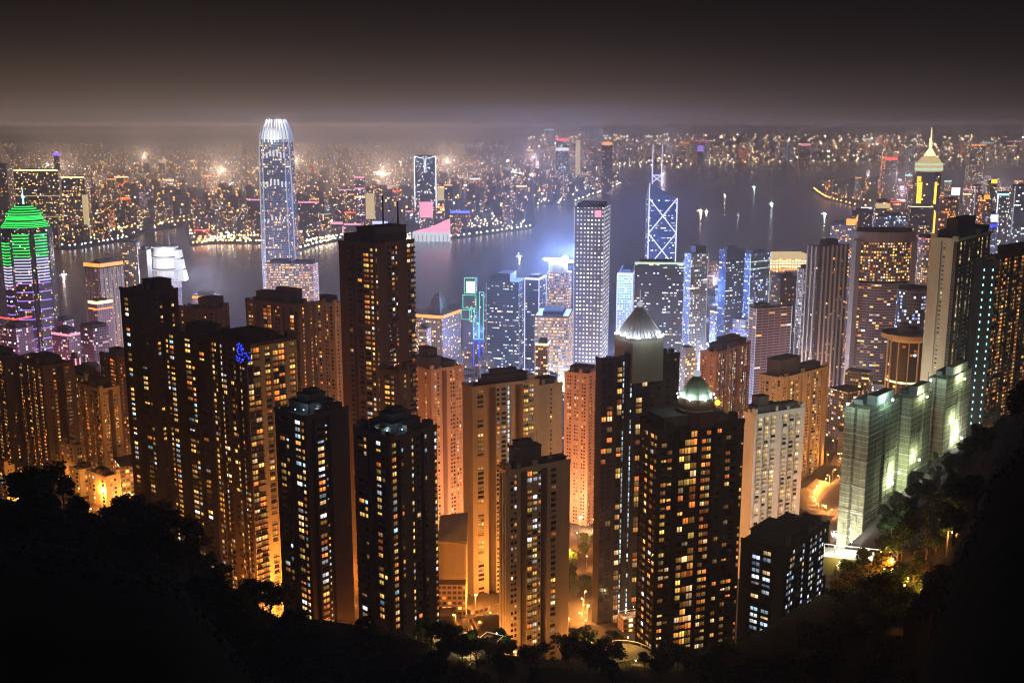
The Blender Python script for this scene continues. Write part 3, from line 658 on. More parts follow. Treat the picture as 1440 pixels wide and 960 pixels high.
# three towers wrapped in construction netting
def netted(label, xl, xm, xr, ytop, Y, th, seed, glow):
    r = random.Random(seed); pl = Plan(xl, xm, xr, ytop, Y, th); pl.foot()
    root = thing('netted_tower', label, 'tower under construction', (*pl.cen, pl.zb)); mb = MB(); d0 = (-pl.u[0], -pl.u[1])
    z, k = pl.zb, 0; H = pl.z - pl.zb; st = H / 6
    zig = lambda o: [pl.at(-o, -o), pl.at(-o, .5), pl.at(.07, .56), pl.at(-o, .62), pl.at(-o, 1 + o), pl.at(1 + o, 1 + o), pl.at(1 + o, -o), pl.at(.62, -o), pl.at(.56, .08), pl.at(.5, -o)]
    for k in range(6): mb.prism(zig(.006 * (k % 2)), z + k * st, z + (k + 1) * st - .35)
    obj('netting', mb, 'netting', root)
    for k in range(1, 6):
        mb = MB(); q = zig(.022)
        for a, b_ in zip(q, q[1:] + q[:1]): mb.bar((*a, z + k * st), (*b_, z + k * st), .22)
        obj('scaffold_ring', mb, 'netting_edge', root)
    mb = MB()
    for a in (0, .25, .5, .75, 1):
        q = pl.at(a, -.015); mb.bar((*q, z), (*q, pl.z + 3), .12); q = pl.at(-.015, a); mb.bar((*q, z), (*q, pl.z + 3), .12)
    obj('scaffold_pole', mb, 'metal', root, kind='stuff')
    mb = MB(); zf = z + 3
    while zf < pl.z - 1:
        q = zig(.012)
        for a, b_ in zip(q[5:] + q[:5], q[6:] + q[:6]): mb.bar((*a, zf), (*b_, zf), .13)
        zf += 3.1
    obj('netting_seam', mb, 'netting_edge', root, kind='stuff')
    mb = MB(); mb.prism(pl.outline(.1, .5, .3, .9), pl.z - .3, pl.z + 5); mb.prism(pl.outline(.55, .9, .2, .7), pl.z - .3, pl.z + 2.5); obj('roof', mb, 'concrete', root)
    for a, b_, f, col, pw in glow:
        p = pl.at(a, b_); zf = z + H * f; mb = MB(); mb.ball((*p, zf), .6); obj('work_lamp', mb, 'flood', root); light(root, (*p, zf + .8), col, pw * (48 if f < .35 else 17), .5)
    return root, pl
CY_, YG, WG = (.6, 1, .9), (.85, 1, .6), (1, 1, .8)
netted('netted tower with a bright turquoise lit top deck, the one beside the floodlit yard', 1189, 1224, 1264, 576, 560, 42, 1, [(.5, -.35, 1.05, CY_, 1300), (-.3, .5, 1.03, CY_, 900), (-.35, .9, .52, YG, 700), (.5, -.5, .06, WG, 2600), (-.5, .5, .05, WG, 2600), (-.1, -.5, .3, WG, 500)])
netted('middle netted tower lit yellow green between two others', 1256, 1284, 1312, 560, 592, 42, 2, [(.5, -.35, .98, YG, 1100), (-.3, .4, .99, YG, 800), (-.35, .2, .45, YG, 900), (.2, -.5, .3, YG, 600), (-.4, .5, .08, WG, 2000)])
netted('netted tower with a green roof deck, farthest from the floodlit yard', 1306, 1332, 1366, 533, 628, 42, 3, [(.4, -.35, 1.02, CY_, 1000), (-.3, .5, .95, YG, 1100), (-.3, .3, .5, YG, 700), (.3, -.5, .7, YG, 500), (-.4, .5, .3, WG, 700), (-.3, .2, .12, WG, 900)])
# cylindrical tower with a disc roof
def disc_tower():
    c = P(1277, 470, 860); x, y = c.x, 860; zb = ground(x, y) - 2; r = 32 / F * 860 / 1.0; zt = P(1277, 478, 860).z
    root = thing('disc_roof_tower', 'round dark tower with white ribs under an overhanging disc roof', 'tower', (x, y, zb)); FOOT.append(((x + r, y - r), (-1, 0), (0, 1), 2 * r, 2 * r))
    mb = MB(); mb.lathe((x, y), [(r * .8, zb), (r * .8, zt)], 32); obj('wall', mb, 'mid_dark', root)
    for k in range(12):
        t = 2 * pi * (k + .5) / 12; mb = MB(); n_ = (cos(t), sin(t)); d = (-sin(t), cos(t))
        mb.box((x, y), d, n_, -.4, .4, r * .78, r * .86, zb, zt - .01); obj('rib', mb, 'white', root)
    for k in (3, 4, 8, 9):
        pass
    mb = MB(); mb.lathe((x, y), [(r * .8, zt), (r * 1.12, zt + 2.5), (r * 1.16, zt + 3), (r * 1.16, zt + 6.5), (r * .95, zt + 7)], 40); obj('disc_roof', mb, 'white', root)
    mb = MB(); mb.lathe((x, y), [(r * .45, zt + 6.5), (r * .45, zt + 11)], 24); mb.lathe((x - 4, y), [(r * .2, zt + 11.05), (r * .2, zt + 14)], 12); obj('plant_room', mb, 'concrete', root)
    for zf, m_ in ((zt - 34, 'n_warm'), (zt - 46, 'n_orange')):
        mb = MB(); mb.lathe((x, y), [(r * .815, zf), (r * .815, zf + 1.6)], 32, cap=False); obj('light_band', mb, m_, root)
disc_tower()

# ================================================================ CENTRAL: landmark skyscrapers
def claw_tower():
    Y = 1900; cx = P(393, 300, Y).x; root = thing('crowned_skyscraper', 'tallest skyscraper across the centre waterfront, banded glass rising to a glowing white claw shaped crown', 'skyscraper', (cx, Y, 2))
    FOOT.append(((cx + 32, Y - 30), (-1, 0), (0, 1), 64, 60))
    zz = lambda py: P(393, py, Y).z
    def oct_(h, c=.28): c = h * c; return [(cx - h + c, Y - h), (cx + h - c, Y - h), (cx + h, Y - h + c), (cx + h, Y + h - c), (cx + h - c, Y + h), (cx - h + c, Y + h), (cx - h, Y + h - c), (cx - h, Y - h + c)]
    lv = [(zz(540), 29), (zz(365), 29), (zz(300), 28), (zz(250), 27), (zz(215), 26), (zz(196), 24.5)]
    mb = MB(); 
    mb.prism(oct_(29), 2, lv[1][0])
    for (z0, h0), (z1, h1) in zip(lv[1:], lv[2:]): mb.prism(oct_(h0), z0, z1, scale=h1 / h0)
    obj('facade', mb, 'office_glass', root)
    for sx in (-1, 1):
        for k, off in enumerate((1.0, .72)):
            mb = MB()
            for (z0, h0), (z1, h1) in zip([(2, 29)] + lv[1:], lv[1:]): mb.bar((cx + sx * (h0 * off + .3), Y - h0 * (1 if k else .72) - .6, z0), (cx + sx * (h1 * off + .3), Y - h1 * (1 if k else .72) - .6, z1), .8 if k else 1.0)
            obj('corner_light', mb, 'n_soft', root)
    for py0, py1, h in ((222, 214, 26), (262, 254, 27.4), (310, 306, 28.6)):
        mb = MB()
        for q in range(7):
            s = -h * .7 + q * h * 1.4 / 6; mb.box((cx, Y - h), (1, 0), (0, -1), s - 1.5, s + 1.5, .3, 1.0, zz(py0) + (q in (2, 3, 4)) * 3, zz(py1) + (q in (2, 3, 4)) * 4)
        obj('light_band', mb, 'crown_white', root)
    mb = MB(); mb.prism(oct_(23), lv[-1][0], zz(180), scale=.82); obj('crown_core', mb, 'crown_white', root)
    for q in range(28):     # claws leaning inwards
        t = 2 * pi * (q + .5) / 28; r0, r1, r2 = 25.5, 23.5, 15.5; mb = MB()
        e = 1 / max(abs(cos(t)), abs(sin(t))) ; e = min(e, 1.22)
        pt = lambda r_, z: (cx + cos(t) * r_ * e, Y + sin(t) * r_ * e, z)
        mb.bar(pt(r0, zz(200)), pt(r0 * .98, zz(188)), 1.1, 0, .95); mb.bar(pt(r0 * .98, zz(188)), pt(r1 * .86, zz(177)), .95, 0, .8); mb.bar(pt(r1 * .86, zz(177)), pt(r2, zz(168)), .8, 0, .4); obj('crown_claw', mb, 'white', root)
    light(root, (cx, Y - 36, zz(192)), (.9, .95, 1), 26000, 2); light(root, (cx, Y, zz(163)), (.85, .82, 1), 4e5, 2)
claw_tower()
office('tower', 'squat banded glass block at the foot of the tallest skyscraper', 373, 440, 447, 371, 1780, 6, 'office_rows', edges=('n_soft', .4), roof=((.05, .45, .1, .9, 4), (.55, .9, .1, .9, 5)))
def pagoda_tower():
    Y = 1500; cx = P(45, 400, Y).x; root = thing('pagoda_top_tower', 'dark tower with a neon green stepped crown and purple light bars down its columns', 'skyscraper', (cx, Y, 4)); zz = lambda py: P(45, py, Y).z
    FOOT.append(((cx + 36, Y - 36), (-1, 0), (0, 1), 72, 72))
    star = []
    for k in range(16):
        t = 2 * pi * k / 16 + pi / 16; r_ = 33 if k % 2 else 28; star.append((cx + r_ * cos(t), Y + r_ * sin(t)))
    mb = MB(); mb.prism(star, 4, zz(320)); obj('facade', mb, 'mid_dark', root)
    for j, (t, w_) in enumerate(((-pi / 2 + .12, 10), (-pi / 2 + .92, 8.5), (-pi / 2 - .78, 6))):
        n_ = (cos(t), sin(t)); d = (-sin(t), cos(t)); zt = zz(326 if j < 2 else 338); mb = MB()
        mb.box((cx, Y), d, n_, -w_, w_, 20, 34, 4, zt); mb.prism([(cx + n_[0] * a + d[0] * s_, Y + n_[1] * a + d[1] * s_) for a, s_ in ((20, -w_), (34, -w_), (34, w_), (20, w_))], zt, zt + 8, scale=.12); obj('column', mb, 'mid_dark', root)
        z = zt - 1; k = 0
        while z > 30:
            f = (zt - z) / (zt - 4); m_ = 'n_green' if f < .13 else 'n_lilac' if f < .26 else 'n_purple'; h = 1.5 if f < .26 else 1.2
            mb = MB(); mb.box((cx, Y), d, n_, -w_ - .3, w_ + .3, 33.9, 34.5, z - h, z); mb.box((cx, Y), d, n_, w_ + .01, w_ + .4, 28, 33.8, z - h, z)
            obj('light_bar', mb, m_, root); z -= 4.2 if f < .26 else 9.5 + f * 9
    for py0, py1, ra, rb in ((318, 311, 33, 27), (308, 303, 26, 22), (300, 290, 25, 12)):
        mb = MB(); mb.lathe((cx - 2, Y), [(ra, zz(py0)), (ra - .5, zz(py0) + 1.2), (rb, zz(py1))], 8); obj('crown_tier', mb, 'green_glow', root)  # faint emission stands in for green neon light on the tiers
        H_ = zz(py1) - zz(py0)
        for f in (0, .33, .66, .95):
            rr_ = ra + (rb - ra) * f + .7; mb = MB(); mb.lathe((cx - 2, Y), [(rr_, zz(py0) + H_ * f), (rr_ - .3, zz(py0) + H_ * f + 1.1)], 8, cap=False); obj('neon_ring', mb, 'n_green', root)
        mb = MB(); mb.lathe((cx - 2, Y), [(rb - 1, zz(py1)), (rb - 1, zz(py1) + 3)], 8); obj('crown_wall', mb, 'dark', root)
    mb = MB(); mb.bar((cx - 2, Y, zz(290)), (cx - 2, Y, zz(262)), 1.6, 0, .2); mb.ball((cx - 2, Y, zz(277)), 2.4); obj('mast', mb, 'n_cyan', root)
    light(root, (cx, Y - 60, 90), (.6, .35, 1), 90000, 3); light(root, (cx + 50, Y - 30, 60), (.8, .3, .7), 60000, 3)
pagoda_tower()
def dot_tower():
    root, pl = office('tower', 'flat topped tower covered in a regular grid of white light dots', 808, 850, 858, 292, 1450, 12, 'dots', edges=('n_soft', .7), roof=((.08, .92, .08, .92, 5),), roofcap=None)
    d0 = (-pl.u[0], -pl.u[1])
    mb = MB(); mb.box(pl.A, d0, pl.nl, pl.wl * .68, pl.wl * .9, .1, .6, pl.z - 13, pl.z - 4); obj('sign', mb, 'n_pink', root)
dot_tower()
def cross_braced():
    Y = 1720; zz = lambda py: P(930, py, Y).z; xx = lambda px, py=320: P(px, py, Y).x
    x0, x1, zb = xx(912), xx(951), 2; D = x1 - x0; cx = (x0 + x1) / 2
    root = thing('cross_braced_skyscraper', 'slim glass skyscraper outlined by white crossing light tubes with twin masts', 'skyscraper', (cx, Y + D / 2, zb)); FOOT.append(((x1, Y), (-1, 0), (0, 1), D, D))
    zr, zl, zt = zz(279), zz(262), zz(258)
    mb = MB(); A = [(x0, Y), (x1, Y), (x1, Y + D), (x0, Y + D)]
    mb.prism([A[0], A[1], A[2], A[3]], zb, zr, 0)
    obj('glass_shaft', mb, 'office_blue', root)
    mb = MB(); c = (cx, Y + D / 2)
    mb.quad([(*A[0], zr), (*A[1], zr), (x0 + 2, Y + D * .3, zt)]); mb.quad([(*A[1], zr), (*A[2], zr), (x0 + 2, Y + D * .3, zt)]); mb.quad([(*A[2], zr), (*A[3], zr), (x0 + 2, Y + D * .3, zt)]); mb.quad([(*A[3], zr), (*A[0], zr), (x0 + 2, Y + D * .3, zt)]); obj('sloping_roof', mb, 'metal', root)
    def tube(a, b_, r_=1.0, m_='n_lilac'): mb = MB(); mb.bar(a, b_, r_, 0, r_, 6); obj('light_tube', mb, m_, root)
    yf = Y - 1.2; zs = [zr, zz(328), zz(376), zz(424)]
    tube((x0, yf, zb + 60), (x0, yf, zr)); tube((x1, yf, zb + 60), (x1, yf, zr)); tube((x0, yf, zr), (x0 + 2, Y + D * .3 - 1, zt), .8)
    for a, b_ in zip(zs, zs[1:]): tube((x0, yf, a), (x1, yf, b_)); tube((x1, yf, a), (x0, yf, b_))
    xm0, xm1 = xx(917), xx(930); yy = Y + D * .3; q = zz(247)
    for xq in (xm0, xm1): tube((xq, yy, zt - 6), (xq, yy, q), .7); mb = MB(); mb.bar((xq, yy, q), (xq, yy, zz(203)), .85, 0, .55); obj('mast', mb, 'n_lilac', root)
    tube((xm0, yy, q), (xm1, yy, q), .6); tube((xm0, yy, q), (xm1, yy, zt + 1), .6); tube((xm1, yy, q), (xm0, yy, zt + 1), .6)
    light(root, (cx, Y + D + 34, 262), (.16, .27, 1), 3.2e6, 3); light(root, (x1 + 40, Y - 50, 150), (.2, .35, 1), 6e5, 3)  # blue lamps without fixtures, added to tint the harbour and haze
cross_braced()
rt, plb = office('tower', 'dark blue glass box with sparse lit floors below the cross braced skyscraper', 893, 962, 968, 371, 1500, 5, 'office_blue', bands=((369, 372, 'pale_green'),), roof=((.2, .9, .2, .9, 4),))
# rounded block with a blazing rooftop oval
def oval_roof():
    Y = 1520; c = P(787, 380, Y); x = c.x; root = thing('oval_roof_tower', 'pale banded tower whose oval roof ring blazes with white floodlight', 'tower', (x, Y, 2)); FOOT.append(((x + 20, Y - 16), (-1, 0), (0, 1), 40, 40))
    mb = MB(); pts = [(x + 17 * cos(t) * (1.0), Y + 14 * sin(t)) for t in [2 * pi * k / 20 for k in range(20)]]; zt = P(787, 382, Y).z; mb.prism(pts, 2, zt); obj('facade', mb, 'office_rows', root)
    mb = MB(); zq = P(787, 366, Y).z
    for k in range(24):
        t0, t1 = 2 * pi * k / 24, 2 * pi * (k + 1) / 24; mb.bar((x - 2 + 21 * cos(t0), Y + 16 * sin(t0), zq - 2 * cos(t0)), (x - 2 + 21 * cos(t1), Y + 16 * sin(t1), zq - 2 * cos(t1)), .9)
    obj('roof_ring', mb, 'flood', root); mb = MB(); mb.prism([(x - 2 + (p[0] - x) * .8, p[1]) for p in pts], zt, zq - 1); obj('roof', mb, 'white', root)
    mb = MB(); mb.ball((x + 7, Y - 4, zq + 1), 5.5, 0, 10); obj('floodlight', mb, 'flood', root); light(root, (x + 7, Y - 4, zq + 9), (.24, .4, 1), 8e6, 5)
    light(root, (x - 20, Y + 30, zq - 8), (.25, .4, 1), 3e6, 5)  # second blue lamp, added to colour the harbour haze
oval_roof()
def neon_tower():
    root, pl = office('tower', 'stepped tower outlined in green neon that turns blue towards its foot', 650, 680, 684, 414, 1450, 10, 'mid_dark', roof=())
    d0 = (-pl.u[0], -pl.u[1]); zz = lambda py: P(665, py, 1450).z; W = pl.wl
    mb = MB(); mb.box(pl.A, d0, pl.nl, W * .18, W * .62, -14, -.02, zz(414) + .01, zz(392)); obj('upper_block', mb, 'mid_dark', root)
    mb = MB(); mb.box(pl.A, d0, pl.nl, W * .2, W * .6, 0.02, .3, zz(412), zz(396)); obj('screen', mb, 'screen_white', root)
    def fr(s0, s1, y0, y1, m_, o=.5):
        mb = MB(); t = .7; z0, z1 = zz(y1), zz(y0)
        mb.box(pl.A, d0, pl.nl, s0, s0 + t, .35, o + .5, z0, z1); mb.box(pl.A, d0, pl.nl, s1 - t, s1, .35, o + .5, z0, z1); mb.box(pl.A, d0, pl.nl, s0 + t + .01, s1 - t - .01, .35, o + .5, z1 - t, z1); mb.box(pl.A, d0, pl.nl, s0 + t + .01, s1 - t - .01, .35, o + .5, z0, z0 + t); obj('neon_frame', mb, m_, root)
    fr(W * .1, W * .66, 391, 413, 'n_teal'); fr(W * .02, W * .66, 415, 434, 'n_teal'); fr(W * .34, W * .60, 434.5, 452, 'n_teal'); fr(W * .5, W * .78, 453, 477, 'n_teal'); fr(-W * .04, W * .45, 436, 450, 'n_teal', .1)
    fr(W * .5, W * .78, 478, 515, 'n_blue'); fr(W * .8, W * 1.0, 410, 477, 'n_teal'); fr(W * .8, W * 1.0, 478, 520, 'n_blue')
    mb = MB(); mb.box(pl.A, d0, pl.nl, W * .52, W * .76, .05, .3, zz(476), zz(454)); mb.box(pl.A, d0, pl.nl, W * .52, W * .76, .05, .3, zz(451), zz(436)); obj('lit_bay', mb, 'mid_cool', root)
    light(root, (*pl.at(.4, -1.2), 210), (.1, 1, .6), 50000, 2); light(root, (*pl.at(.3, -1.2), 120), (.2, .3, 1), 90000, 2)
neon_tower()
def hat_tower():
    root, pl = office('tower', 'grey stone tower under a dark stepped pyramid cap with an orange lit cornice', 585, 622, 648, 447, 1400, 22, 'mid_warm', bands=((444, 448, 'n_orange'),), roof=())
    z = pl.z; mb = MB(); a = [(0.2, .8), (0.28, .72), (.4, .6)]; hs = [P(612, y, 1415).z for y in (447, 436, 420, 414)]
    for (p, q), z0, z1 in zip(a, hs, hs[1:]): mb.prism(pl.outline(p, q, p, q), z0, z1, scale=.62)
    obj('stepped_cap', mb, 'metal', root); t = P(612, 398, 1415); c = pl.at(.5, .5); mb = MB(); mb.bar((*c, hs[-1]), (*c, t.z), .5, 0, .15); obj('mast', mb, 'metal', root)
    light(root, (*pl.at(.5, -.5), z + 3), (1, .6, .3), 12000, 1)
hat_tower()
def gold_tower():
    Y = 2900; cx = P(1303, 280, Y).x; zz = lambda py: P(1303, py, Y).z; root = thing('gold_panel_skyscraper', 'far skyscraper with glowing gold panels and a pale green pyramid crown', 'skyscraper', (cx, Y, 2)); FOOT.append(((cx + 34, Y - 30), (-1, 0), (0, 1), 68, 68))
    tri = []
    for k in range(3):
        t = -pi / 2 + .45 + 2 * pi * k / 3
        for e in (-.32, .32): tri.append((cx + 36 * cos(t + e), Y + 36 * sin(t + e)))
    mb = MB(); mb.prism(tri, 2, zz(241)); obj('facade', mb, 'far_dark', root)
    for px0, px1, y0, y1 in ((1288, 1297, 256, 286), (1289.5, 1295.5, 248, 255), (1312, 1318, 256, 287), (1311, 1316, 298, 330)):
        mb = MB(); a, b_ = P(px0, y1, Y - 34), P(px1, y0, Y - 34); mb.box((a.x, Y - 34), (1, 0), (0, -1), 0, b_.x - a.x, 0, 1.5, a.z, b_.z); obj('gold_panel', mb, 'n_gold', root)
    mb = MB(); mb.lathe((cx, Y), [(37, zz(241)), (38, zz(235)), (34, zz(229)), (26, zz(223)), (17, zz(219)), (14, zz(219))], 6); obj('crown', mb, 'soft_gold', root)
    for a, b_ in ((zz(239), zz(236)), (zz(232), zz(229.5))):
        mb = MB(); mb.lathe((cx, Y), [(38.5, a), (38.3, b_)], 6, cap=False); obj('crown_band', mb, 'pale_green', root)
    mb = MB(); mb.lathe((cx, Y), [(16, zz(219)), (9, zz(213)), (3.5, zz(209)), (4.5, zz(202)), (1.5, zz(196)), (.8, zz(180))], 10); obj('spire', mb, 'n_warm', root)
gold_tower()
def white_crown_block():
    Y = 1760; cx = P(233, 370, Y).x; zz = lambda py: P(233, py, Y).z; root = thing('white_crown_block', 'rounded block whose stacked curved top tiers glow brilliant white', 'tower', (cx, Y, 2)); FOOT.append(((cx + 30, Y - 30), (-1, 0), (0, 1), 60, 60))
    ov = lambda a, dx=0: [(cx + dx + a * cos(2 * pi * k / 16), Y + a * .8 * sin(2 * pi * k / 16)) for k in range(16)]
    mb = MB(); mb.prism(ov(23), 2, zz(404)); obj('facade', mb, 'office_pale', root)
    for y0, y1, a, dx, s in ((404, 394, 24, 0, .97), (392, 379, 25, 0, .96), (376, 362, 25, 1, .93), (359, 348, 22, 0, .8)):
        mb = MB(); mb.prism(ov(a, dx), zz(y0), zz(y1), scale=s); obj('crown_tier', mb, 'white', root)
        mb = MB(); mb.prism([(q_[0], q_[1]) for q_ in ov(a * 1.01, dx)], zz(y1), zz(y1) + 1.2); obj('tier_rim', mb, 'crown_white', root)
        mb = MB(); mb.prism(ov(a * .9, dx), zz(y1) + 1.25, zz(y1) + 3.4); obj('crown_core', mb, 'metal', root)
    mb = MB(); c = P(255, 375, Y)
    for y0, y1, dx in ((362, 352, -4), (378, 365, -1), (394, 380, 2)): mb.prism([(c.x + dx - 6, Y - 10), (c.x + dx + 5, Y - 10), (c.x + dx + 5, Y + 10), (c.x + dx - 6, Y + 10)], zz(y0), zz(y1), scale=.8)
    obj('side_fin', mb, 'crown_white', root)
    mb = MB(); mb.bar((cx + 8, Y, zz(348)), (cx + 8, Y, zz(330)), .8, 0, .3); obj('mast', mb, 'n_soft', root)
    light(root, (cx + 10, Y - 50, zz(350)), (.85, .9, 1), 220000, 4); light(root, (cx + 40, Y + 80, zz(400)), (.6, .65, 1), 2.2e6, 4)  # rear lamp is added to light the water and haze
white_crown_block()
def concave_tower():
    Y = 1300; cx = P(1239, 400, Y).x; zz = lambda py: P(1239, py, Y).z; hw = 42 / F * Y; root = thing('oval_tower', 'broad oval tower with a plain grey cap and hundreds of amber room lights', 'tower', (cx, Y, 2)); FOOT.append(((cx + 40, Y - 24), (-1, 0), (0, 1), 80, 50))
    ov = lambda a: [(cx + a * cos(t), Y + a * .55 * sin(t)) for t in [2 * pi * k / 32 for k in range(32)]]
    mb = MB(); mb.prism(ov(hw), zz(393) + .1, zz(338)); obj('hotel_facade', mb, 'concave', root)
    mb = MB(); mb.prism(ov(hw * .99), 10, zz(396)); obj('office_facade', mb, 'bands', root)
    mb = MB(); mb.prism(ov(hw * 1.02), zz(338), zz(325)); obj('cap', mb, 'slate', root); mb = MB(); mb.prism(ov(hw * .9), zz(325), zz(321)); obj('roof', mb, 'dark', root)
    mb = MB(); mb.prism(ov(hw * 1.01), zz(396), zz(393)); obj('belt', mb, 'dark', root)
    for px in (1199, 1276):
        x = P(px, 400, Y).x; mb = MB(); mb.prism([(x - 3, Y - 14), (x + 3, Y - 14), (x + 3, Y + 4), (x - 3, Y + 4)], 10, zz(337)); obj('end_pier', mb, 'slate', root)
concave_tower()
def round_red():
    for lb, px, y0, Y, r_, mt, cap in (('slim round tower with a red lit rim and orange window column', 1308, 334, 1450, 15, 'concave', 'n_red'), ('round blue glass tower with a dark hood, behind the disc roofed tower', 1284, 406, 1180, 17, 'mid_blue', 'metal')):
        c = P(px, y0, Y); root = thing('round_tower', lb, 'tower', (c.x, Y, 10)); FOOT.append(((c.x + r_, Y - r_), (-1, 0), (0, 1), 2 * r_, 2 * r_))
        mb = MB(); mb.lathe((c.x, Y), [(r_, 10), (r_, c.z)], 28); obj('facade', mb, mt, root); mb = MB(); mb.lathe((c.x, Y), [(r_ * .94, c.z), (r_ * .94, c.z + 3)], 28); obj('roof', mb, 'dark', root)
        mb = MB(); mb.lathe((c.x, Y), [(r_ + .3, c.z - .6), (r_ + .3, c.z)], 28, cap=False); obj('rim_light', mb, cap, root)
round_red()
OFF = [  # label, xl, xm, xr, ytop, Y, th, mat, kwargs
 ('dark slab tower with two white ribbed corner columns', 1137, 1152, 1194, 347, 1350, 62, 'slab_dark', dict(fins=('white', 7.5, 1.2, 2.2), roof=((.2, .8, .3, .7, 8),))),
 ('pink banded tower with a white zigzag edge, below the dark slab tower', 1054, 1064, 1114, 434, 1250, 66, 'bands_pink', dict(edges=('n_soft', .6), roof=((.1, .9, .1, .4, 5),))),
 ('pale blue lit tower with a flat dark roof box, beside the dark glass box', 963, 972, 996, 357, 1600, 60, 'mid_cool', dict(edges=('n_soft', .5), roof=((.1, .9, .3, .9, 11),))),
 ('jagged blue glass tower with projecting bays, first of the jagged pair', 1012, 1022, 1048, 352, 1650, 55, 'office_blue', dict(roof=((.1, .6, .1, .6, 5),))),
 ('jagged glass tower with green outlined top frames, second of the jagged pair', 1044, 1056, 1084, 357, 1700, 55, 'mid_blue', dict(edges=('pale_green', .5), bands=((368, 369, 'pale_green'), (378, 379, 'pale_green')))),
 ('dark low glass tower in front of the bright exhibition hall', 1085, 1098, 1122, 392, 1500, 50, 'mid_dark', dict()),
 ('narrow grey tower with a bright white flank beside the dark slab tower', 1122, 1130, 1142, 378, 1480, 50, 'office_pale', dict(edges=('n_soft', .5))),
 ('slim lilac tower with a white lit roof edge behind the dot covered tower', 868, 890, 896, 386, 1620, 10, 'office_pale', dict(edges=('n_lilac', .7), bands=((384, 387, 'n_lilac'),))),
 ('blue glass tower with rows of white office lights under a dark hat roof', 684, 730, 742, 398, 1480, 14, 'office_blue', dict(edges=('n_soft', .35), roof=((.4, .95, .1, .9, 6), (.3, .7, .1, .8, 12)), mast=((687, 384),))),
 ('dark glass tower with a lilac lit spine, beside the tower with blazing oval roof', 738, 758, 768, 393, 1500, 20, 'office_blue', dict(edges=('n_lilac', .8), bands=((391, 394, 'n_lilac'),))),
 ('broad floodlit white office with many lit rows below the blazing oval roof', 752, 800, 806, 446, 1380, 8, 'office_rows', dict()),
 ('narrow cream tower with framed gold windows, in front of the floodlit white office', 753, 770, 774, 485, 1180, 10, 'mid_warm', dict(bands=((483, 486, 'n_warm'),))),
 ('grey twin slab with faint rows of windows, across the street from the stone tower', 588, 600, 606, 462, 1300, 16, 'office_rows', dict()),
 ('dark grey slab tower beside the glowing white tiered block', 170, 192, 197, 341, 1750, 14, 'mid_warm', dict(roof=((.1, .9, .1, .9, 2),))),
 ('plain pale grey tower between the dark slab and the white tiered block', 194, 206, 212, 352, 1700, 20, 'grey', dict()),
 ('beige tower with an orange lit stepped crown and pale frame piers', 118, 140, 173, 378, 1620, 30, 'beige_frame', dict(bands=((371, 376, 'n_orange'),), roof=((.1, .7, .1, .9, 9), (.2, .5, .1, .9, 12)), fins=('cream', 8, 1.0, 2.2))),
 ('pinkish block with a crown of round orange lamps in front of the beige tower', 124, 136, 158, 427, 1400, 36, 'pink_res', dict(bands=((424, 428, 'n_warm'), (434, 436, 'n_orange')))),
 ('lilac grey tower with a dark recessed top, beside the block crowned with orange lamps', 112, 130, 152, 462, 1250, 36, 'mid_pink', dict(roof=((.05, .95, .05, .95, 4),))),
 ('pink glowing slab roof tower behind the brown hillside towers', 72, 96, 114, 468, 1300, 30, 'mid_pink', dict(bands=((470, 473, 'n_pink'),))),
 ('slim tower with a vertical pink neon flank, rising over the hillside roofs', 97, 106, 112, 504, 1050, 30, 'mid_pink', dict(edges=('n_pink', .8))),
 ('low mauve block with amber windows under the purple barred tower', 0, 22, 46, 462, 1350, 30, 'mid_pink', dict(bands=((448, 450, 'n_red'),))),
 ('mauve block with few lights beside the purple barred tower', 76, 88, 104, 452, 1420, 28, 'mid_pink', dict()),
 ('low pink roofed block on the waterfront seen over the black slab tower', 270, 300, 308, 416, 1750, 10, 'pink_res', dict(bands=((417, 420, 'n_orange'),))),
 ('dark glass tower with reddish side, beside the gold panelled skyscraper', 1322, 1334, 1346, 281, 2500, 50, 'far_orange', dict()),
 ('tower with a big glowing white square sign on its top', 1338, 1350, 1354, 268, 2600, 20, 'far_mix', dict(bands=((264, 275, 'screen_white'),))),
 ('dark wide block in front of the gold panelled skyscraper', 1280, 1312, 1318, 292, 2300, 12, 'mid_dark', dict(bands=((290.5, 291.5, 'n_warm'),))),
 ('grey block with a glowing X shaped window screen', 1232, 1252, 1256, 283, 2500, 12, 'far_warm', dict(bands=((286, 293, 'soft_gold'),))),
 ('dark office with teal glass beside the X screened block', 1198, 1228, 1232, 297, 2300, 14, 'mid_dark', dict()),
 ('grey office block with faint lights, in front of the X screened block', 1230, 1276, 1284, 304, 2050, 10, 'mid_cool', dict()),
 ('small block with a glowing orange cube on its roof', 1190, 1202, 1206, 318, 1800, 20, 'mid_warm', dict(bands=((308, 317, 'n_orange'),))),
 ('dim office with warm glass lobby lights behind the dark slab tower', 1168, 1192, 1196, 316, 1950, 16, 'mid_warm', dict()),
]
for i, (lb, xl, xm, xr, yt, Y, th, mt, kw) in enumerate(OFF): office('tower', lb, xl, xm, xr, yt, Y, th, mt, **kw)
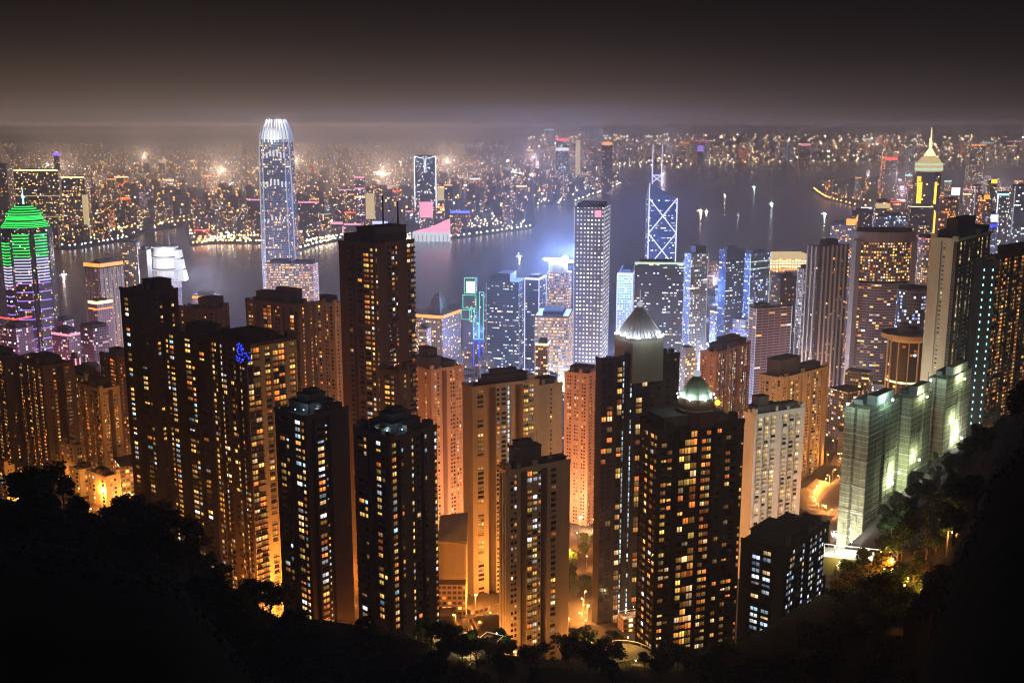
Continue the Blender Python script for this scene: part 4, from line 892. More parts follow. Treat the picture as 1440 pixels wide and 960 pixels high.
# bright exhibition hall on the shore
def hall():
    c = Wp(1112, 383); Y = c.y; c.z = 2; root = thing('exhibition_hall', 'long low hall on the shore glowing yellow white through its glass', 'hall', tuple(c)); w_ = 62; H_ = 38
    mb = MB(); mb.prism([(c.x - w_, Y), (c.x + w_, Y), (c.x + w_, Y + 90), (c.x - w_, Y + 90)], 2, H_); obj('wall', mb, 'sea_amber', root)
    for k in range(4):
        mb = MB(); mb.box((c.x - w_, Y), (1, 0), (0, -1), 1, 2 * w_ - 1, .1, .8, 6 + k * 8, 11 + k * 8); obj('window_band', mb, 'n_warm' if k else 'n_orange', root)
    for k in range(15):
        mb = MB(); mb.box((c.x - w_, Y), (1, 0), (0, -1), 2 * w_ * k / 14 - .8, 2 * w_ * k / 14 + .8, .85, 2.2, 2, H_); obj('pier', mb, 'white', root)
    mb = MB(); mb.prism([(c.x - w_ - 6, Y - 6), (c.x + w_ + 6, Y - 6), (c.x + w_ + 6, Y + 96), (c.x - w_ - 6, Y + 96)], H_, H_ + 12, scale=.7); obj('roof', mb, 'soft_gold', root)
hall()

# ================================================================ ACROSS THE HARBOUR
def far(label, xl, xr, ytop, Y, mat, name='harbour_tower', bands=(), edges=None, group=None, depth=30, cat='tower', ledge=()):
    c = P((xl + xr) / 2, ytop, Y); hw = (xr - xl) / 2 / F * Y * 1.02; zz = lambda py: P((xl + xr) / 2, py, Y).z
    root = thing(name, label, cat, (c.x, Y, 2.5), group); FOOT.append(((c.x + hw, Y), (-1, 0), (0, 1), 2 * hw, depth))
    mb = MB(); mb.prism([(c.x - hw, Y), (c.x + hw, Y), (c.x + hw, Y + depth), (c.x - hw, Y + depth)], 2.5, c.z); obj('facade', mb, mat, root)
    mb = MB(); mb.prism([(c.x - hw * .7, Y + 4), (c.x + hw * .6, Y + 4), (c.x + hw * .6, Y + depth - 4), (c.x - hw * .7, Y + depth - 4)], c.z, c.z + 5); obj('roof', mb, 'rooftile', root)
    for y0, y1, m_ in bands:
        mb = MB(); mb.box((c.x - hw, Y), (1, 0), (0, -1), 0, 2 * hw, .1, 1.5, zz(y1), zz(y0)); obj('light_band', mb, m_, root)
    if edges:
        for q in (-hw, hw):
            mb = MB(); mb.bar((c.x + q, Y - 1.5, zz(edges[2])), (c.x + q, Y - 1.5, c.z), edges[1]); obj('light_strip', mb, edges[0], root)
    return root, c, hw, zz
far('wide dark towers with a warm lit roof line, across the water behind the green crown', 20, 80, 240, 4000, 'far_warm', bands=((238.5, 240.8, 'n_warm'), (275, 276, 'soft_gold'), (304, 305, 'soft_gold')), depth=60)
far('stepped dark tower with two lit roof lines beside the wide dark towers', 86, 118, 250, 3950, 'far_warm', bands=((248.5, 250.5, 'n_warm'),), depth=50)
far('slender glowing yellow column tower beside the stepped dark tower', 115, 121, 274, 3900, 'soft_gold', depth=14)
far('pale dim tower at the edge of the waterfront beyond the green crown', -16, 8, 232, 4100, 'far_dark', depth=50)
far('dark glass tower with a pink roof line standing beside the crowned skyscraper', 420, 448, 286, 4150, 'far_dark', bands=((283.5, 285.5, 'n_pink'),))
far('dark tower with a pink roof line on the other side of the crowned skyscraper', 348, 372, 283, 4200, 'far_dark', bands=((280, 282, 'n_pink'),))
r_, c_, h_, z_ = far('white outlined tower with a notched top and lit centre lines', 583, 612, 220, 4500, 'far_cool', edges=('n_white', 1.9, 292), depth=40)
for q in (-2.2, 2.2): mb = MB(); mb.bar((c_.x + q * 1.6, 4498, z_(243)), (c_.x + q * 1.6, 4498, c_.z - 10), 1.3); obj('light_strip', mb, 'n_white', r_)
for sx in (-1, 1): mb = MB(); mb.bar((c_.x + sx * h_, 4498, c_.z), (c_.x + sx * 3, 4498, c_.z - 9), 1.6); obj('roof_light', mb, 'n_white', r_)
far('pair of pink lit slabs below the white outlined tower', 590, 608, 282, 4150, 'far_pink', bands=((284, 306, 'n_pink'),), depth=20)
far('dark slab with a gold lit side next to the pink slabs', 625, 636, 262, 4300, 'far_dark', bands=((260, 261, 'n_warm'),))
far('gold banded slab beside the white outlined tower', 615, 624, 260, 4350, 'sea_amber', bands=((264, 282, 'soft_gold'),))
far('tower with pink banded top across the water from the black masts', 498, 512, 250, 4300, 'far_pink', bands=((248, 251, 'n_pink'), (264, 266, 'n_pink'), (276, 278, 'n_warm')))
far('pale gold curved tower beside the pink banded tower', 514, 526, 268, 4200, 'far_warm', bands=((272, 308, 'soft_gold'),))
far('dark thin tower with an orange hat on the far peninsula', 847, 861, 204, 6700, 'far_dark', bands=((200, 204, 'n_orange'),), depth=50)
far('tower with pink beacon beside a bright white front on the far shore', 782, 800, 198, 7200, 'far_cool', bands=((195, 198, 'n_red'), (208, 212, 'screen_white')), depth=50)
far('thin pale column tower on the far shore', 810, 816, 197, 7400, 'soft_gold', depth=20)
far('small far tower with a violet lit top on the distant shore', 981, 989, 205, 9500, 'far_dark', bands=((205, 213, 'n_purple'),), depth=50)
far('far tower with a pink roof bar past the open water', 1126, 1140, 203, 9000, 'far_dark', bands=((202, 205, 'n_pink'),), depth=60)
far('far tower with a red sign near the shore behind the gold panelled skyscraper', 1245, 1262, 222, 6000, 'far_dark', bands=((221, 225, 'n_red'),), depth=40)
far('slim tower with an orange lit edge in front of the red sign', 1241, 1245, 218, 5200, 'far_orange', edges=('n_orange', 1.2, 236), depth=16)
far('dim low blocks with twin orange roof lights on the far hillside', 1366, 1386, 204, 6500, 'far_mix', bands=((203, 205, 'n_orange'),), depth=50)
far('round lamp topped block in the bright shopping quarter', 1394, 1402, 256, 3600, 'far_warm', bands=((252, 258, 'n_gold'),))
far('teal glass block with white corner lamps in the bright shopping quarter', 1404, 1424, 272, 3300, 'far_cool', bands=((272, 275, 'n_cyan'),), edges=('n_white', 1.2, 300))
far('block with a glowing white sign above violet street light', 1394, 1404, 300, 2700, 'mid_blue', bands=((302, 312, 'screen_white'), (315, 319, 'n_blue')))
far('slim lit slab with blue white edges in the bright shopping quarter', 1372, 1382, 262, 3300, 'far_pink', edges=('n_soft', 1.4, 320))
far('grey slab with a pale lit edge at the edge of the shopping quarter', 1428, 1446, 262, 2800, 'far_cool', edges=('n_soft', 1.2, 330))
far('slim tower with orange neon stripe and pink top beside the white sign', 1384, 1392, 276, 3000, 'far_orange', bands=((274, 280, 'n_orange'),))
# pink framed terminal, arts centre wedge, blue sign block, pointed pavilion
r_, c_, h_, z_ = far('dark waterfront block inside a square pink light frame', 450, 482, 318, 4000, 'far_dark', name='terminal_block', bands=((312, 315.5, 'n_pink'),), edges=('n_pink', 3.4, 331), cat='terminal')
far('long dark waterfront block with a pink roof line beside the pink frame', 484, 508, 317, 3950, 'far_dark', name='terminal_block', bands=((314, 316.5, 'n_pink'),), cat='terminal')
far('low lit hall with a bluish white roof beside the black tower masts', 524, 545, 317, 3980, 'far_mix', name='terminal_block', bands=((311, 315, 'n_lilac'),), cat='terminal')
def wedge():
    Y = 3800; a = P(580, 330, Y); b_ = P(632, 330, Y); root = thing('arts_hall', 'windowless waterfront hall with a swept pink and white floodlit wedge roof', 'hall', ((a.x + b_.x) / 2, Y, 2.5)); zz = lambda y: P(606, y, Y).z
    mb = MB(); mb.prism([(a.x, Y), (b_.x, Y), (b_.x, Y + 60), (a.x, Y + 60)], 2.5, zz(327)); obj('wall', mb, 'crown_white', root)  # wall and wedge roof glow in place of floodlights
    xm = P(602, 320, Y).x; mb = MB()
    top = [(a.x + 10, Y + 5, zz(326)), (xm, Y + 5, zz(322)), (b_.x, Y + 5, zz(309))]; bot = [(a.x + 10, Y + 5, zz(327)), (xm, Y + 5, zz(327)), (b_.x, Y + 5, zz(327))]
    for i in range(2):
        for yo in (0, 50): mb.quad([(p[0], p[1] + yo, p[2]) for p in (bot[i], bot[i + 1], top[i + 1], top[i])])
        mb.quad([top[i], top[i + 1], (top[i + 1][0], Y + 55, top[i + 1][2]), (top[i][0], Y + 55, top[i][2])])
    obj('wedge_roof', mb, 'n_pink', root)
    mb = MB()
    for k in range(9): x = a.x + (b_.x - a.x) * (k + .5) / 9; mb.box((x, Y), (1, 0), (0, -1), -1.2, 1.2, .5, 3.5, 2.5, zz(331))
    obj('colonnade', mb, 'white', root, kind='stuff')
wedge()
far('low office with a long blue white rooftop sign near the waterfront', 634, 660, 300, 4300, 'far_mix', name='signed_block', bands=((296, 300, 'n_blue'), (297, 299, 'n_white')), cat='office')
def pavilion():
    p = P(79, 212, 5500); root = thing('domed_stadium', 'small violet glowing dome high above the far towers', 'dome', (p.x, 5500, 2.5)); zb = P(79, 219, 5500).z
    mb = MB(); mb.lathe((p.x, 5500), [(14, 2.5), (14, zb)], 16); obj('tower_shaft', mb, 'far_dark', root); mb = MB(); mb.lathe((p.x, 5500), [(22, zb), (20, zb + 8), (12, zb + 15), (3, zb + 19)], 20); obj('dome', mb, 'n_purple', root)
    mb = MB(); mb.lathe((p.x, 5500), [(10, zb + 16.2), (4, zb + 20.5)], 16); obj('dome_cap', mb, 'n_lilac', root)
pavilion()

# ================================================================ THE FAR CITY, block by block
def inpoly(x, y, poly):
    c = False; j = len(poly) - 1
    for i in range(len(poly)):
        if (poly[i][1] > y) != (poly[j][1] > y) and x < (poly[j][0] - poly[i][0]) * (y - poly[i][1]) / (poly[j][1] - poly[i][1]) + poly[i][0]: c = not c
        j = i
    return c
KP = [(p.x, p.y) for p in KOWW] + [(26000, 26000), (-26000, 26000)]
IP = [(p.x, p.y) for p in ISLW] + [(12000, 9000), (9000, 1200), (2500, 1500), (-1800, 1500)]
def hits_foot(x, y, m=0):
    for C, u, v, wl, wr in FOOT:
        dx, dy = x - C[0], y - C[1]; a = dx * u[0] + dy * u[1]; b_ = dx * v[0] + dy * v[1]
        if -m < a < wl + m and -m < b_ < wr + m: return True
    return False
SAFE = ('wood', )
ZONE = [(0, 'beyond the green crown'), (150, 'past the green crown'), (233, 'beyond the white tiers'), (330, 'beside the crowned skyscraper'), (440, 'past the crowned skyscraper'),
        (530, 'above the black masts'), (597, 'by the outlined tower'), (670, 'past the blue sign'), (750, 'above the peninsula tip'), (832, 'above the dotted tower'), (930, 'behind the twin masts'),
        (1050, 'across open water'), (1190, 'behind the headland'), (1303, 'by the gold tower'), (1410, 'in the shopping quarter')]
def where(px, Y):
    z = min(ZONE, key=lambda q: abs(q[0] - px))[1]
    return z
TINT = {'far_amber': 'dim amber', 'far_warm': 'warm dotted', 'far_mix': 'grey speckled', 'far_cool': 'cool white dotted', 'far_pink': 'pinkish', 'far_orange': 'orange lit', 'far_dark': 'nearly unlit', 'sea_amber': 'bright golden',
        'mid_warm': 'warm dotted', 'mid_amber': 'amber dotted', 'mid_dark': 'dark', 'mid_cool': 'cool white dotted', 'mid_pink': 'mauve', 'mid_blue': 'blue lit', 'pink_res': 'pink walled', 'grey': 'plain grey'}
CROWNT = {'n_white': 'white', 'n_soft': 'pale', 'n_pink': 'pink', 'n_orange': 'orange', 'n_warm': 'yellow', 'n_red': 'red', 'n_cyan': 'cyan', 'n_blue': 'blue', 'n_gold': 'gold', 'n_lilac': 'lilac'}
def fill_block(r, px, x, y, w_, d_, h, mt, crown, kind, grp):
    rot = r.uniform(-.6, .6); z0 = 2.5
    pts = [(x + a * cos(rot) - b_ * sin(rot), y + a * sin(rot) + b_ * cos(rot)) for a, b_ in ((-w_ / 2, -d_ / 2), (w_ / 2, -d_ / 2), (w_ / 2, d_ / 2), (-w_ / 2, d_ / 2))]
    z0 = ground(x, y) - 3 if y < 1780 else hillz(x, y)
    mb = MB(); mb.prism(pts, z0, z0 + h, 0, 1); sh = r.random()
    if sh < .4: mb.prism([(x + (p[0] - x) * .6, y + (p[1] - y) * .6) for p in pts], z0 + h, z0 + h + h * .07 + 2, 0, 1)
    elif sh < .6: mb.prism([(x + (p[0] - x) * .8, y + (p[1] - y) * .8) for p in pts], z0 + h, z0 + h + h * .18, 0, 1)
    if crown: mb.prism([(x + (p[0] - x) * 1.02, y + (p[1] - y) * 1.02) for p in pts], z0 + h - max(2.2, y * .0011), z0 + h + .4, 2, 1)
    shape = 'slender' if h > 3.4 * w_ else 'tall' if h > 2 * w_ else 'stout' if h > w_ else 'low'
    lab = f"{shape} {TINT[mt]} {'tower' if shape in ('slender', 'tall') else 'block'}" + (f", {CROWNT[crown]} roof light" if crown else '') + f", {grp}"
    solo(kind, mb, [mt, 'rooftile', crown or 'rooftile'], lab, 'tower' if shape in ('slender', 'tall') else 'building', (x, y, z0), grp)
r = random.Random(41)
def cand(nmax, region, ysel, hsel, wsel, mats, grpfix, kind, poly, crownp=.2, tries=6000, gap=6):
    n = 0
    for _ in range(tries):
        if n >= nmax: break
        px, py = r.uniform(*region[:2]), r.uniform(*region[2:])
        p = Wp(px, py); Y = p.y
        if not (ysel[0] < Y < ysel[1]) or not inpoly(p.x, p.y, poly) or not inpoly(p.x + 30, p.y - 20, poly) or not inpoly(p.x - 30, p.y - 20, poly): continue
        w_ = r.uniform(*wsel); d_ = r.uniform(*wsel); h = r.uniform(*hsel) * (1.35 if r.random() < .15 else 1)
        if hits_foot(p.x, p.y, w_ * .5 + gap): continue
        mt = r.choice(mats); cr = r.choice(['n_white', 'n_soft', 'n_pink', 'n_orange', 'n_warm', 'n_warm', 'n_red', 'n_cyan', 'n_orange', 'n_soft']) if r.random() < crownp else None
        FOOT.append(((p.x + w_ / 2, p.y - d_ / 2), (-1, 0), (0, 1), w_, d_))
        fill_block(r, px, p.x, p.y, w_, d_, h, mt, cr, kind, (grpfix + ' ' + where(px, Y)).strip()); n += 1
    return n
FM = ['far_amber', 'far_warm', 'far_warm', 'far_mix', 'far_mix', 'far_cool', 'far_pink', 'far_dark', 'far_amber', 'far_orange']
cand(85, (-20, 760, 300, 352), (3500, 5600), (28, 95), (24, 50), FM + ['sea_amber'], 'at the harbour edge', 'harbour_block', KP, .22)
cand(110, (-20, 900, 250, 306), (5000, 8200), (45, 120), (30, 60), FM, 'in the far city', 'city_block', KP, .25)
cand(60, (740, 1450, 218, 229), (12000, 16500), (70, 260), (70, 150), FM, 'on the distant shore', 'shore_block', KP, .3)
cand(70, (1140, 1460, 236, 330), (1900, 7500), (40, 110), (24, 46), FM + ['far_orange', 'far_pink', 'sea_amber'], 'on the island shore', 'island_block', IP, .3)
MM = ['mid_warm', 'mid_amber', 'mid_dark', 'mid_cool', 'mid_pink', 'mid_dark', 'mid_blue', 'pink_res']
def midfill(nmax, pxr, Yr, hr, mats, grp, crownp=.12):
    n = 0
    for _ in range(4000):
        if n >= nmax: break
        Y = r.uniform(*Yr); px = r.uniform(*pxr); x = (px - 720) / F * Y * 1.04
        w_, d_ = r.uniform(16, 32), r.uniform(16, 30)
        if Y > 1500 and not inpoly(x, Y + 60, IP): continue
        if hits_foot(x, Y, w_ * .6 + 3): continue
        if (1105 < px < 1215 and Y < 900) or (790 < px < 850 and Y < 830): continue
        FOOT.append(((x + w_ / 2, Y - d_ / 2), (-1, 0), (0, 1), w_, d_))
        mt = r.choice(mats); cr = r.choice(['n_white', 'n_soft', 'n_orange', 'n_warm', 'n_cyan', 'n_blue', 'n_lilac']) if r.random() < crownp else None
        fill_block(r, px, x, Y, w_, d_, r.uniform(*hr), mt, cr, 'district_block', grp); n += 1
midfill(26, (-30, 170), (1080, 1900), (25, 90), ['mid_warm', 'mid_pink', 'mid_dark', 'mid_amber', 'pink_res'], 'below the green crown')
midfill(16, (170, 470), (1150, 1800), (20, 60), ['mid_warm', 'mid_dark', 'mid_amber'], 'behind the dark hillside row', .2)
midfill(24, (580, 800), (1080, 1750), (25, 85), ['mid_cool', 'mid_blue', 'mid_dark', 'mid_warm'], 'around the green neon tower', .25)
midfill(30, (860, 1140), (1080, 1850), (25, 95), ['mid_cool', 'mid_blue', 'mid_dark', 'mid_warm', 'mid_amber'], 'below the cross braced skyscraper', .2)
midfill(34, (1140, 1460), (1080, 1900), (25, 80), ['mid_warm', 'mid_dark', 'mid_amber', 'mid_pink'], 'around the oval tower', .15)
midfill(44, (930, 1300), (1900, 2850), (20, 75), ['mid_cool', 'mid_blue', 'mid_dark', 'mid_warm', 'mid_amber'], 'before the glowing hall', .35)
midfill(7, (596, 720), (500, 612), (5, 12), ['mid_warm', 'mid_amber'], 'at the foot of the beige towers', 0)
midfill(40, (560, 1300), (760, 1080), (8, 30), ['mid_warm', 'mid_dark', 'mid_amber', 'pink_res'], 'among the hillside towers', 0)
midfill(16, (-20, 500), (700, 1080), (10, 36), ['mid_warm', 'mid_dark', 'mid_amber'], 'behind the black slab towers', 0)
# countless smaller towers on the far slopes: one mass nobody could count
mb = MB(); cnt = 0; MS = ['vfar_amber', 'vfar_mix', 'far_warm', 'rooftile']
for _ in range(16000):
    if cnt > 2600: break
    s = r.uniform(-.62, .62); y = 4600 + (r.random() ** 1.3) * 12800; x = s * y
    if not inpoly(x, y - 40, KP) or hits_foot(x, y, 24): continue
    w_ = r.uniform(22, 60); z0 = hillz(x, y)
    if z0 > 150: continue
    h = r.uniform(30, 120) * (1.2 if y > 9000 else 1); rot = r.uniform(-.7, .7)
    pts = [(x + a * cos(rot) - b_ * sin(rot), y + a * sin(rot) + b_ * cos(rot)) for a, b_ in ((-w_ / 2, -14), (w_ / 2, -14), (w_ / 2, 14), (-w_ / 2, 14))]
    mb.prism(pts, z0 - 2, z0 + h, r.choice((0, 0, 1, 2)), 3); cnt += 1
o = obj('distant_city', mb, MS, kind='stuff'); o['kind'] = 'stuff'; o['label'] = 'dense distant city towers covering the far plain and slopes'
# thousands of far street and window lights
mb = MB(); MS = ['bulb_orange', 'bulb', 'bulb_white', 'n_pink', 'n_red', 'n_cyan', 'bulb_far', 'bulb_far_white']
for x0_, x1_, y0_, y1_, n_ in ((85, 300, 300, 338, 130), (275, 372, 326, 344, 110), (420, 580, 322, 344, 150), (640, 740, 292, 322, 110), (740, 870, 254, 286, 120), (560, 740, 250, 292, 90)):
    for _ in range(n_):
        q_ = Wp(r.uniform(x0_, x1_), r.triangular(y0_, y1_, y1_), 0)
        if not inpoly(q_.x, q_.y - 12, KP) or hits_foot(q_.x, q_.y, 1): continue
        rr = q_.y * r.uniform(.0002, .0005); z = r.uniform(5, 14); mb.bar((q_.x, q_.y, z - rr + 2), (q_.x, q_.y, z + rr + 2), rr, r.choice((0, 0, 6, 1, 1, 7)), rr, 3)
for _ in range(1300):
    px, py = r.uniform(740, 1460), 229 - 40 * r.random() ** 1.7; y = r.uniform(12800, 14200) if py > 217 else r.uniform(13500, 17500); q_ = P(px, py, y)
    if q_.z < 4 or not inpoly(q_.x, q_.y, KP): continue
    rr = y * r.uniform(.00018, .00042); mb.bar((q_.x, q_.y, q_.z - rr), (q_.x, q_.y, q_.z + rr), rr, r.choice((6, 6, 6, 7, 0)), rr, 3)
for line_ in range(150):
    s0 = r.uniform(-.56, .5); y0 = 3800 + (r.random() ** 1.2) * 9500; ang = r.choice((.12, .12, 1.62, 1.0)) + r.uniform(-.2, .2); L_ = r.uniform(150, 900) * (y0 / 5000); nn = int(r.uniform(8, 34)); ci = r.choice((0, 0, 0, 1, 1, 2, 1)); br = r.uniform(.6, 1.35)
    for k in range(nn):
        t = k / nn - .5; x = s0 * y0 + cos(ang) * L_ * t + r.gauss(0, 9); y = y0 + sin(ang) * L_ * t + r.gauss(0, 9)
        if not inpoly(x, y, KP): continue
        rr = y * r.uniform(.00022, .0005) * br; z = hillz(x, y) + r.uniform(8, 34)
        mb.bar((x, y, z - rr), (x, y, z + rr), rr, ci if r.random() < .8 else r.randrange(6), rr, 3)
o = obj('distant_lights', mb, MS); o['kind'] = 'stuff'; o['label'] = 'scattered far street and window lights across the water'

# ================================================================ STREET AND SHORE LAMPS
def street_lamp(x, y, z, H, bulb, col, power, label, group, rb=.5, proto={}, name='street_lamp'):
    key = (bulb, rb, H)
    if key not in proto:
        mb = MB(); mb.bar((0, 0, 0), (0, 0, H), .12 + rb * .15, 0, .08 + rb * .1, 5); mb.bar((0, 0, H), (1.6, 0, H + .3), .08 + rb * .05, 0, .07, 4); pm = mb.mesh('lamp_post', ['metal'])
        mb = MB(); mb.ball((1.6, 0, H + .1), rb, 0, 6, rb * .7); proto[key] = (pm, mb.mesh('lamp_head', [bulb]))
    root = bpy.data.objects.new(name, proto[key][0]); COL.objects.link(root); root.location = (x, y, z); root.rotation_euler = (0, 0, RND.uniform(0, 6.28)); tag(root, label, 'street lamp', group)
    hd = bpy.data.objects.new('lamp_head', proto[key][1]); COL.objects.link(hd); hd.parent = root
    if power:
        l = bpy.data.lights.new('street_light', 'POINT'); l.energy = power; l.color = col; l.shadow_soft_size = .6
        o = bpy.data.objects.new('street_light', l); COL.objects.link(o); o.parent = root; o.location = (1.6, 0, H - .8)
ORGL = (1, .35, .055)
# hillside streets
nl = 0
yy = 478
while yy < 1120:
    s = -.5
    while s < .5:
        y = yy + RND.uniform(-14, 14); x = s * y + RND.uniform(-14, 14); s += 58 / yy
        if hits_foot(x, y, 3.5): continue
        if s > .38 and y < 700: continue
        pw = 34000 if 520 < y < 760 else 22000
        if x < -130: pw *= .4
        if x > 60: pw *= .45
        street_lamp(x, y, ground(x, y) - .2, 10, 'bulb_orange', ORGL, pw, 'orange street lamp on a thin post among the hillside towers', 'orange street lamps among the hillside towers', .55); nl += 1
    yy += 52
x_ = (1322 - 720) / F * 668 * 1.06
street_lamp(x_, 668, ground(x_, 668) - .2, 8, 'bulb_white', (.9, 1, .72), 110000, 'greenish white floodlight at the foot of the tall ribbed tower', None, .6, name='junction_lamp')
for px, y, pw, c_ in [(985, 1450, 9e5, (1, .72, .45)), (1040, 1400, 9e5, (1, .6, .3)), (1005, 1560, 1.4e6, (.7, .78, 1)), (860, 1400, 9e5, (.55, .65, 1)), (715, 1330, 8e5, (.45, .6, 1)), (780, 1300, 9e5, (1, .8, .5)), (1125, 1600, 6e5, (.8, .8, 1)), (1180, 1290, 5e5, (1, .5, .35)), (1080, 1330, 4e5, (.9, .7, .8)), (640, 1300, 5e5, (.7, .6, .8)), (1380, 2600, 1.5e6, (.7, .7, 1)), (1410, 3000, 1.5e6, (1, .8, .8)), (90, 1230, 4e5, (1, .35, .6))]:
    x = (px - 720) / F * y * 1.05
    street_lamp(x, y, 2.2 if y > 1500 else ground(x, y), 24, 'bulb', c_, pw, 'tall floodlight mast above the avenues of the waterfront district', 'floodlight masts above the avenues', 1.0, name='avenue_floodlight')
for px, y, pw in [(630, 690, 160000), (600, 655, 70000), (668, 585, 50000), (470, 545, 45000), (480, 600, 50000), (388, 590, 90000), (300, 640, 20000), (815, 800, 110000), (800, 700, 60000), (745, 610, 50000), (180, 745, 90000), (150, 700, 50000), (640, 540, 26000), (1075, 720, 30000), (1165, 820, 40000), (690, 470, 15000), (402, 498, 200000), (340, 505, 30000), (489, 424, 24000), (812, 745, 60000), (1185, 640, 30000)]:
    x = (px - 720) / F * y * 1.06
    street_lamp(x, y, ground(x, y) - .2, 13, 'bulb_orange', (1, .50, .22) if 100000 < pw < 190000 else (1, .30, .04), pw * 1.5, 'tall bright orange lamp at a tower foot', 'tall bright orange lamps at tower feet', .6, name='junction_lamp')
# central streets: cooler and whiter
yy = 1160
while yy < 2850:
    s = -.5
    while s < .52:
        y = yy + RND.uniform(-30, 30); x = s * y + RND.uniform(-30, 30); q0 = x / y; s += (120 if yy < 1900 else 190) / yy
        if hits_foot(x, y, 4) or (y > 1500 and not inpoly(x, y + 20, IP)) or (y > 1900 and q0 < .13): continue
        q = x / y
        col, bl, pw, lb = ((1, .58, .5), 'bulb_orange', 130000, 'orange') if q < -.2 or q > .3 else ((.42, .55, 1), 'bulb_white', 480000, 'bluish white') if -.05 < q < .2 else ((1, .75, .55), 'bulb', 200000, 'warm white')
        if q < -.36: col = (.9, .35, .75)
        if q > .3: col = (.9, .62, .72)
        street_lamp(x, y, ground(x, y) if y < 1500 else 2.2, 11, bl, col, pw, f'{lb} street lamp on a tall post in the waterfront district', f'{lb} street lamps in the waterfront district', .9, name='avenue_lamp'); nl += 1
    yy += 105
# shorelines of the far side: beads of light that streak on the water
def bead_line(pts, n, bulb, col, power, rb, label, group, jit=4, inland=10, every=3):
    W = [Wp(*p, 2.5) for p in pts]; L = [0]
    for a, b_ in zip(W, W[1:]): L.append(L[-1] + (b_ - a).length)
    for i in range(n):
        t = L[-1] * (i + .5) / n; k = max(j for j in range(len(L) - 1) if L[j] <= t); f = (t - L[k]) / max(L[k + 1] - L[k], 1e-6); p = W[k].lerp(W[k + 1], f)
        street_lamp(p.x + RND.uniform(-jit, jit), p.y + inland + RND.uniform(-jit, jit), 2.5, 9, bulb, col, power if i % every == 0 else 0, label, group, rb, name='shore_lamp')
bead_line([(440, 345), (480, 337), (580, 339), (640, 335), (700, 327), (750, 320)], 34, 'bulb', (1, .75, .45), 350000, 3.0, 'warm lamp on the promenade from the pink framed block to the pier tip', 'promenade lamps across the harbour')
bead_line([(270, 345), (300, 342), (368, 342)], 16, 'bulb_orange', (1, .5, .15), 500000, 3.4, 'orange lamp on the reclaimed quay beside the crowned skyscraper', 'quay lamps beside the crowned skyscraper')
bead_line([(278, 340), (310, 335), (366, 334)], 22, 'bulb_orange', (1, .5, .15), 300000, 3.6, 'orange lamp on the inner road of the reclaimed quay', 'inner quay road lamps')
bead_line([(424, 344), (450, 338), (500, 330), (570, 330)], 26, 'bulb', (1, .7, .35), 300000, 3.2, 'warm lamp on the street behind the far promenade', 'street lamps behind the promenade')
bead_line([(80, 340), (130, 334), (190, 318), (300, 300)], 26, 'bulb_orange', (1, .5, .15), 300000, 3.0, 'orange lamp on the quay road below the wide dark towers', 'quay road lamps')
bead_line([(420, 352), (470, 339)], 9, 'bulb', (1, .8, .5), 500000, 3.6, 'bright lamp on the short promenade past the crowned skyscraper', 'short promenade lamps')
bead_line([(125, 328), (185, 322), (245, 314), (298, 308)], 22, 'bulb_orange', (1, .5, .15), 300000, 3.2, 'orange lamp on the curving causeway behind the white tiered block', 'causeway lamps', inland=0)
bead_line([(75, 347), (100, 349), (140, 343), (180, 336)], 14, 'bulb_white', (1, .9, .8), 250000, 2.8, 'white lamp on the dark quay under the wide dark towers', 'white quay lamps')
bead_line([(742, 289), (800, 287), (822, 279), (850, 269), (874, 258)], 20, 'bulb', (1, .65, .3), 500000, 3.8, 'amber lamp along the curved bay shore beyond the peninsula', 'curved bay shore lamps')
bead_line([(800, 246), (822, 237), (1000, 230), (1200, 226), (1400, 225)], 44, 'bulb_far', (1, .55, .2), 2500000, 5.5, 'amber lamp on the distant shore beyond the open water', 'distant shore lamps', inland=30, every=5)
bead_line([(1144, 266), (1163, 279), (1200, 289), (1238, 294)], 20, 'bulb_orange', (1, .42, .1), 600000, 4.2, 'orange lamp on the curved edge of the headland', 'headland edge lamps')
bead_line([(1160, 270), (1190, 279), (1238, 286)], 14, 'bulb_orange', (1, .42, .1), 0, 3.6, 'orange lamp on the inner road of the headland', 'headland road lamps')
bead_line([(1150, 262), (1200, 262), (1240, 258)], 9, 'bulb', (1, .6, .3), 0, 3.2, 'warm lamp behind the headland road', 'headland inland lamps')
for i, (s_, y_, pw) in enumerate([(-.42, 6500, 1.0), (-.27, 6200, 1.2), (-.2, 8200, 1.6), (-.12, 6000, 1.2), (-.06, 7800, 1.4), (.02, 9000, 1.0), (-.34, 9500, 1.2), (.14, 14600, .8), (.33, 15200, .5), (.36, 5200, .5), (.45, 4200, .4)]):  # masts added to make the haze over the far city glow
    root = thing('haze_glow_mast', 'tall added lamp mast that lights the far haze', 'floodlight', (s_ * y_, y_, hillz(s_ * y_, y_)), 'added haze lamps in the far city')
    zt_ = hillz(s_ * y_, y_) + 150; mb = MB(); mb.bar((s_ * y_, y_, hillz(s_ * y_, y_)), (s_ * y_, y_, zt_), 1.2, 0, .6); obj('pole', mb, 'metal', root); mb = MB(); mb.box((s_ * y_ - 6, y_), (1, 0), (0, -1), 0, 12, 0, 1, zt_, zt_ + 4); obj('haze_lamp', mb, 'n_warm', root)
    light(root, (s_ * y_, y_, zt_ + 8), (1, .70, .50) if s_ < 0 else (.85, .7, .8), 1.15e7 * pw, 6)
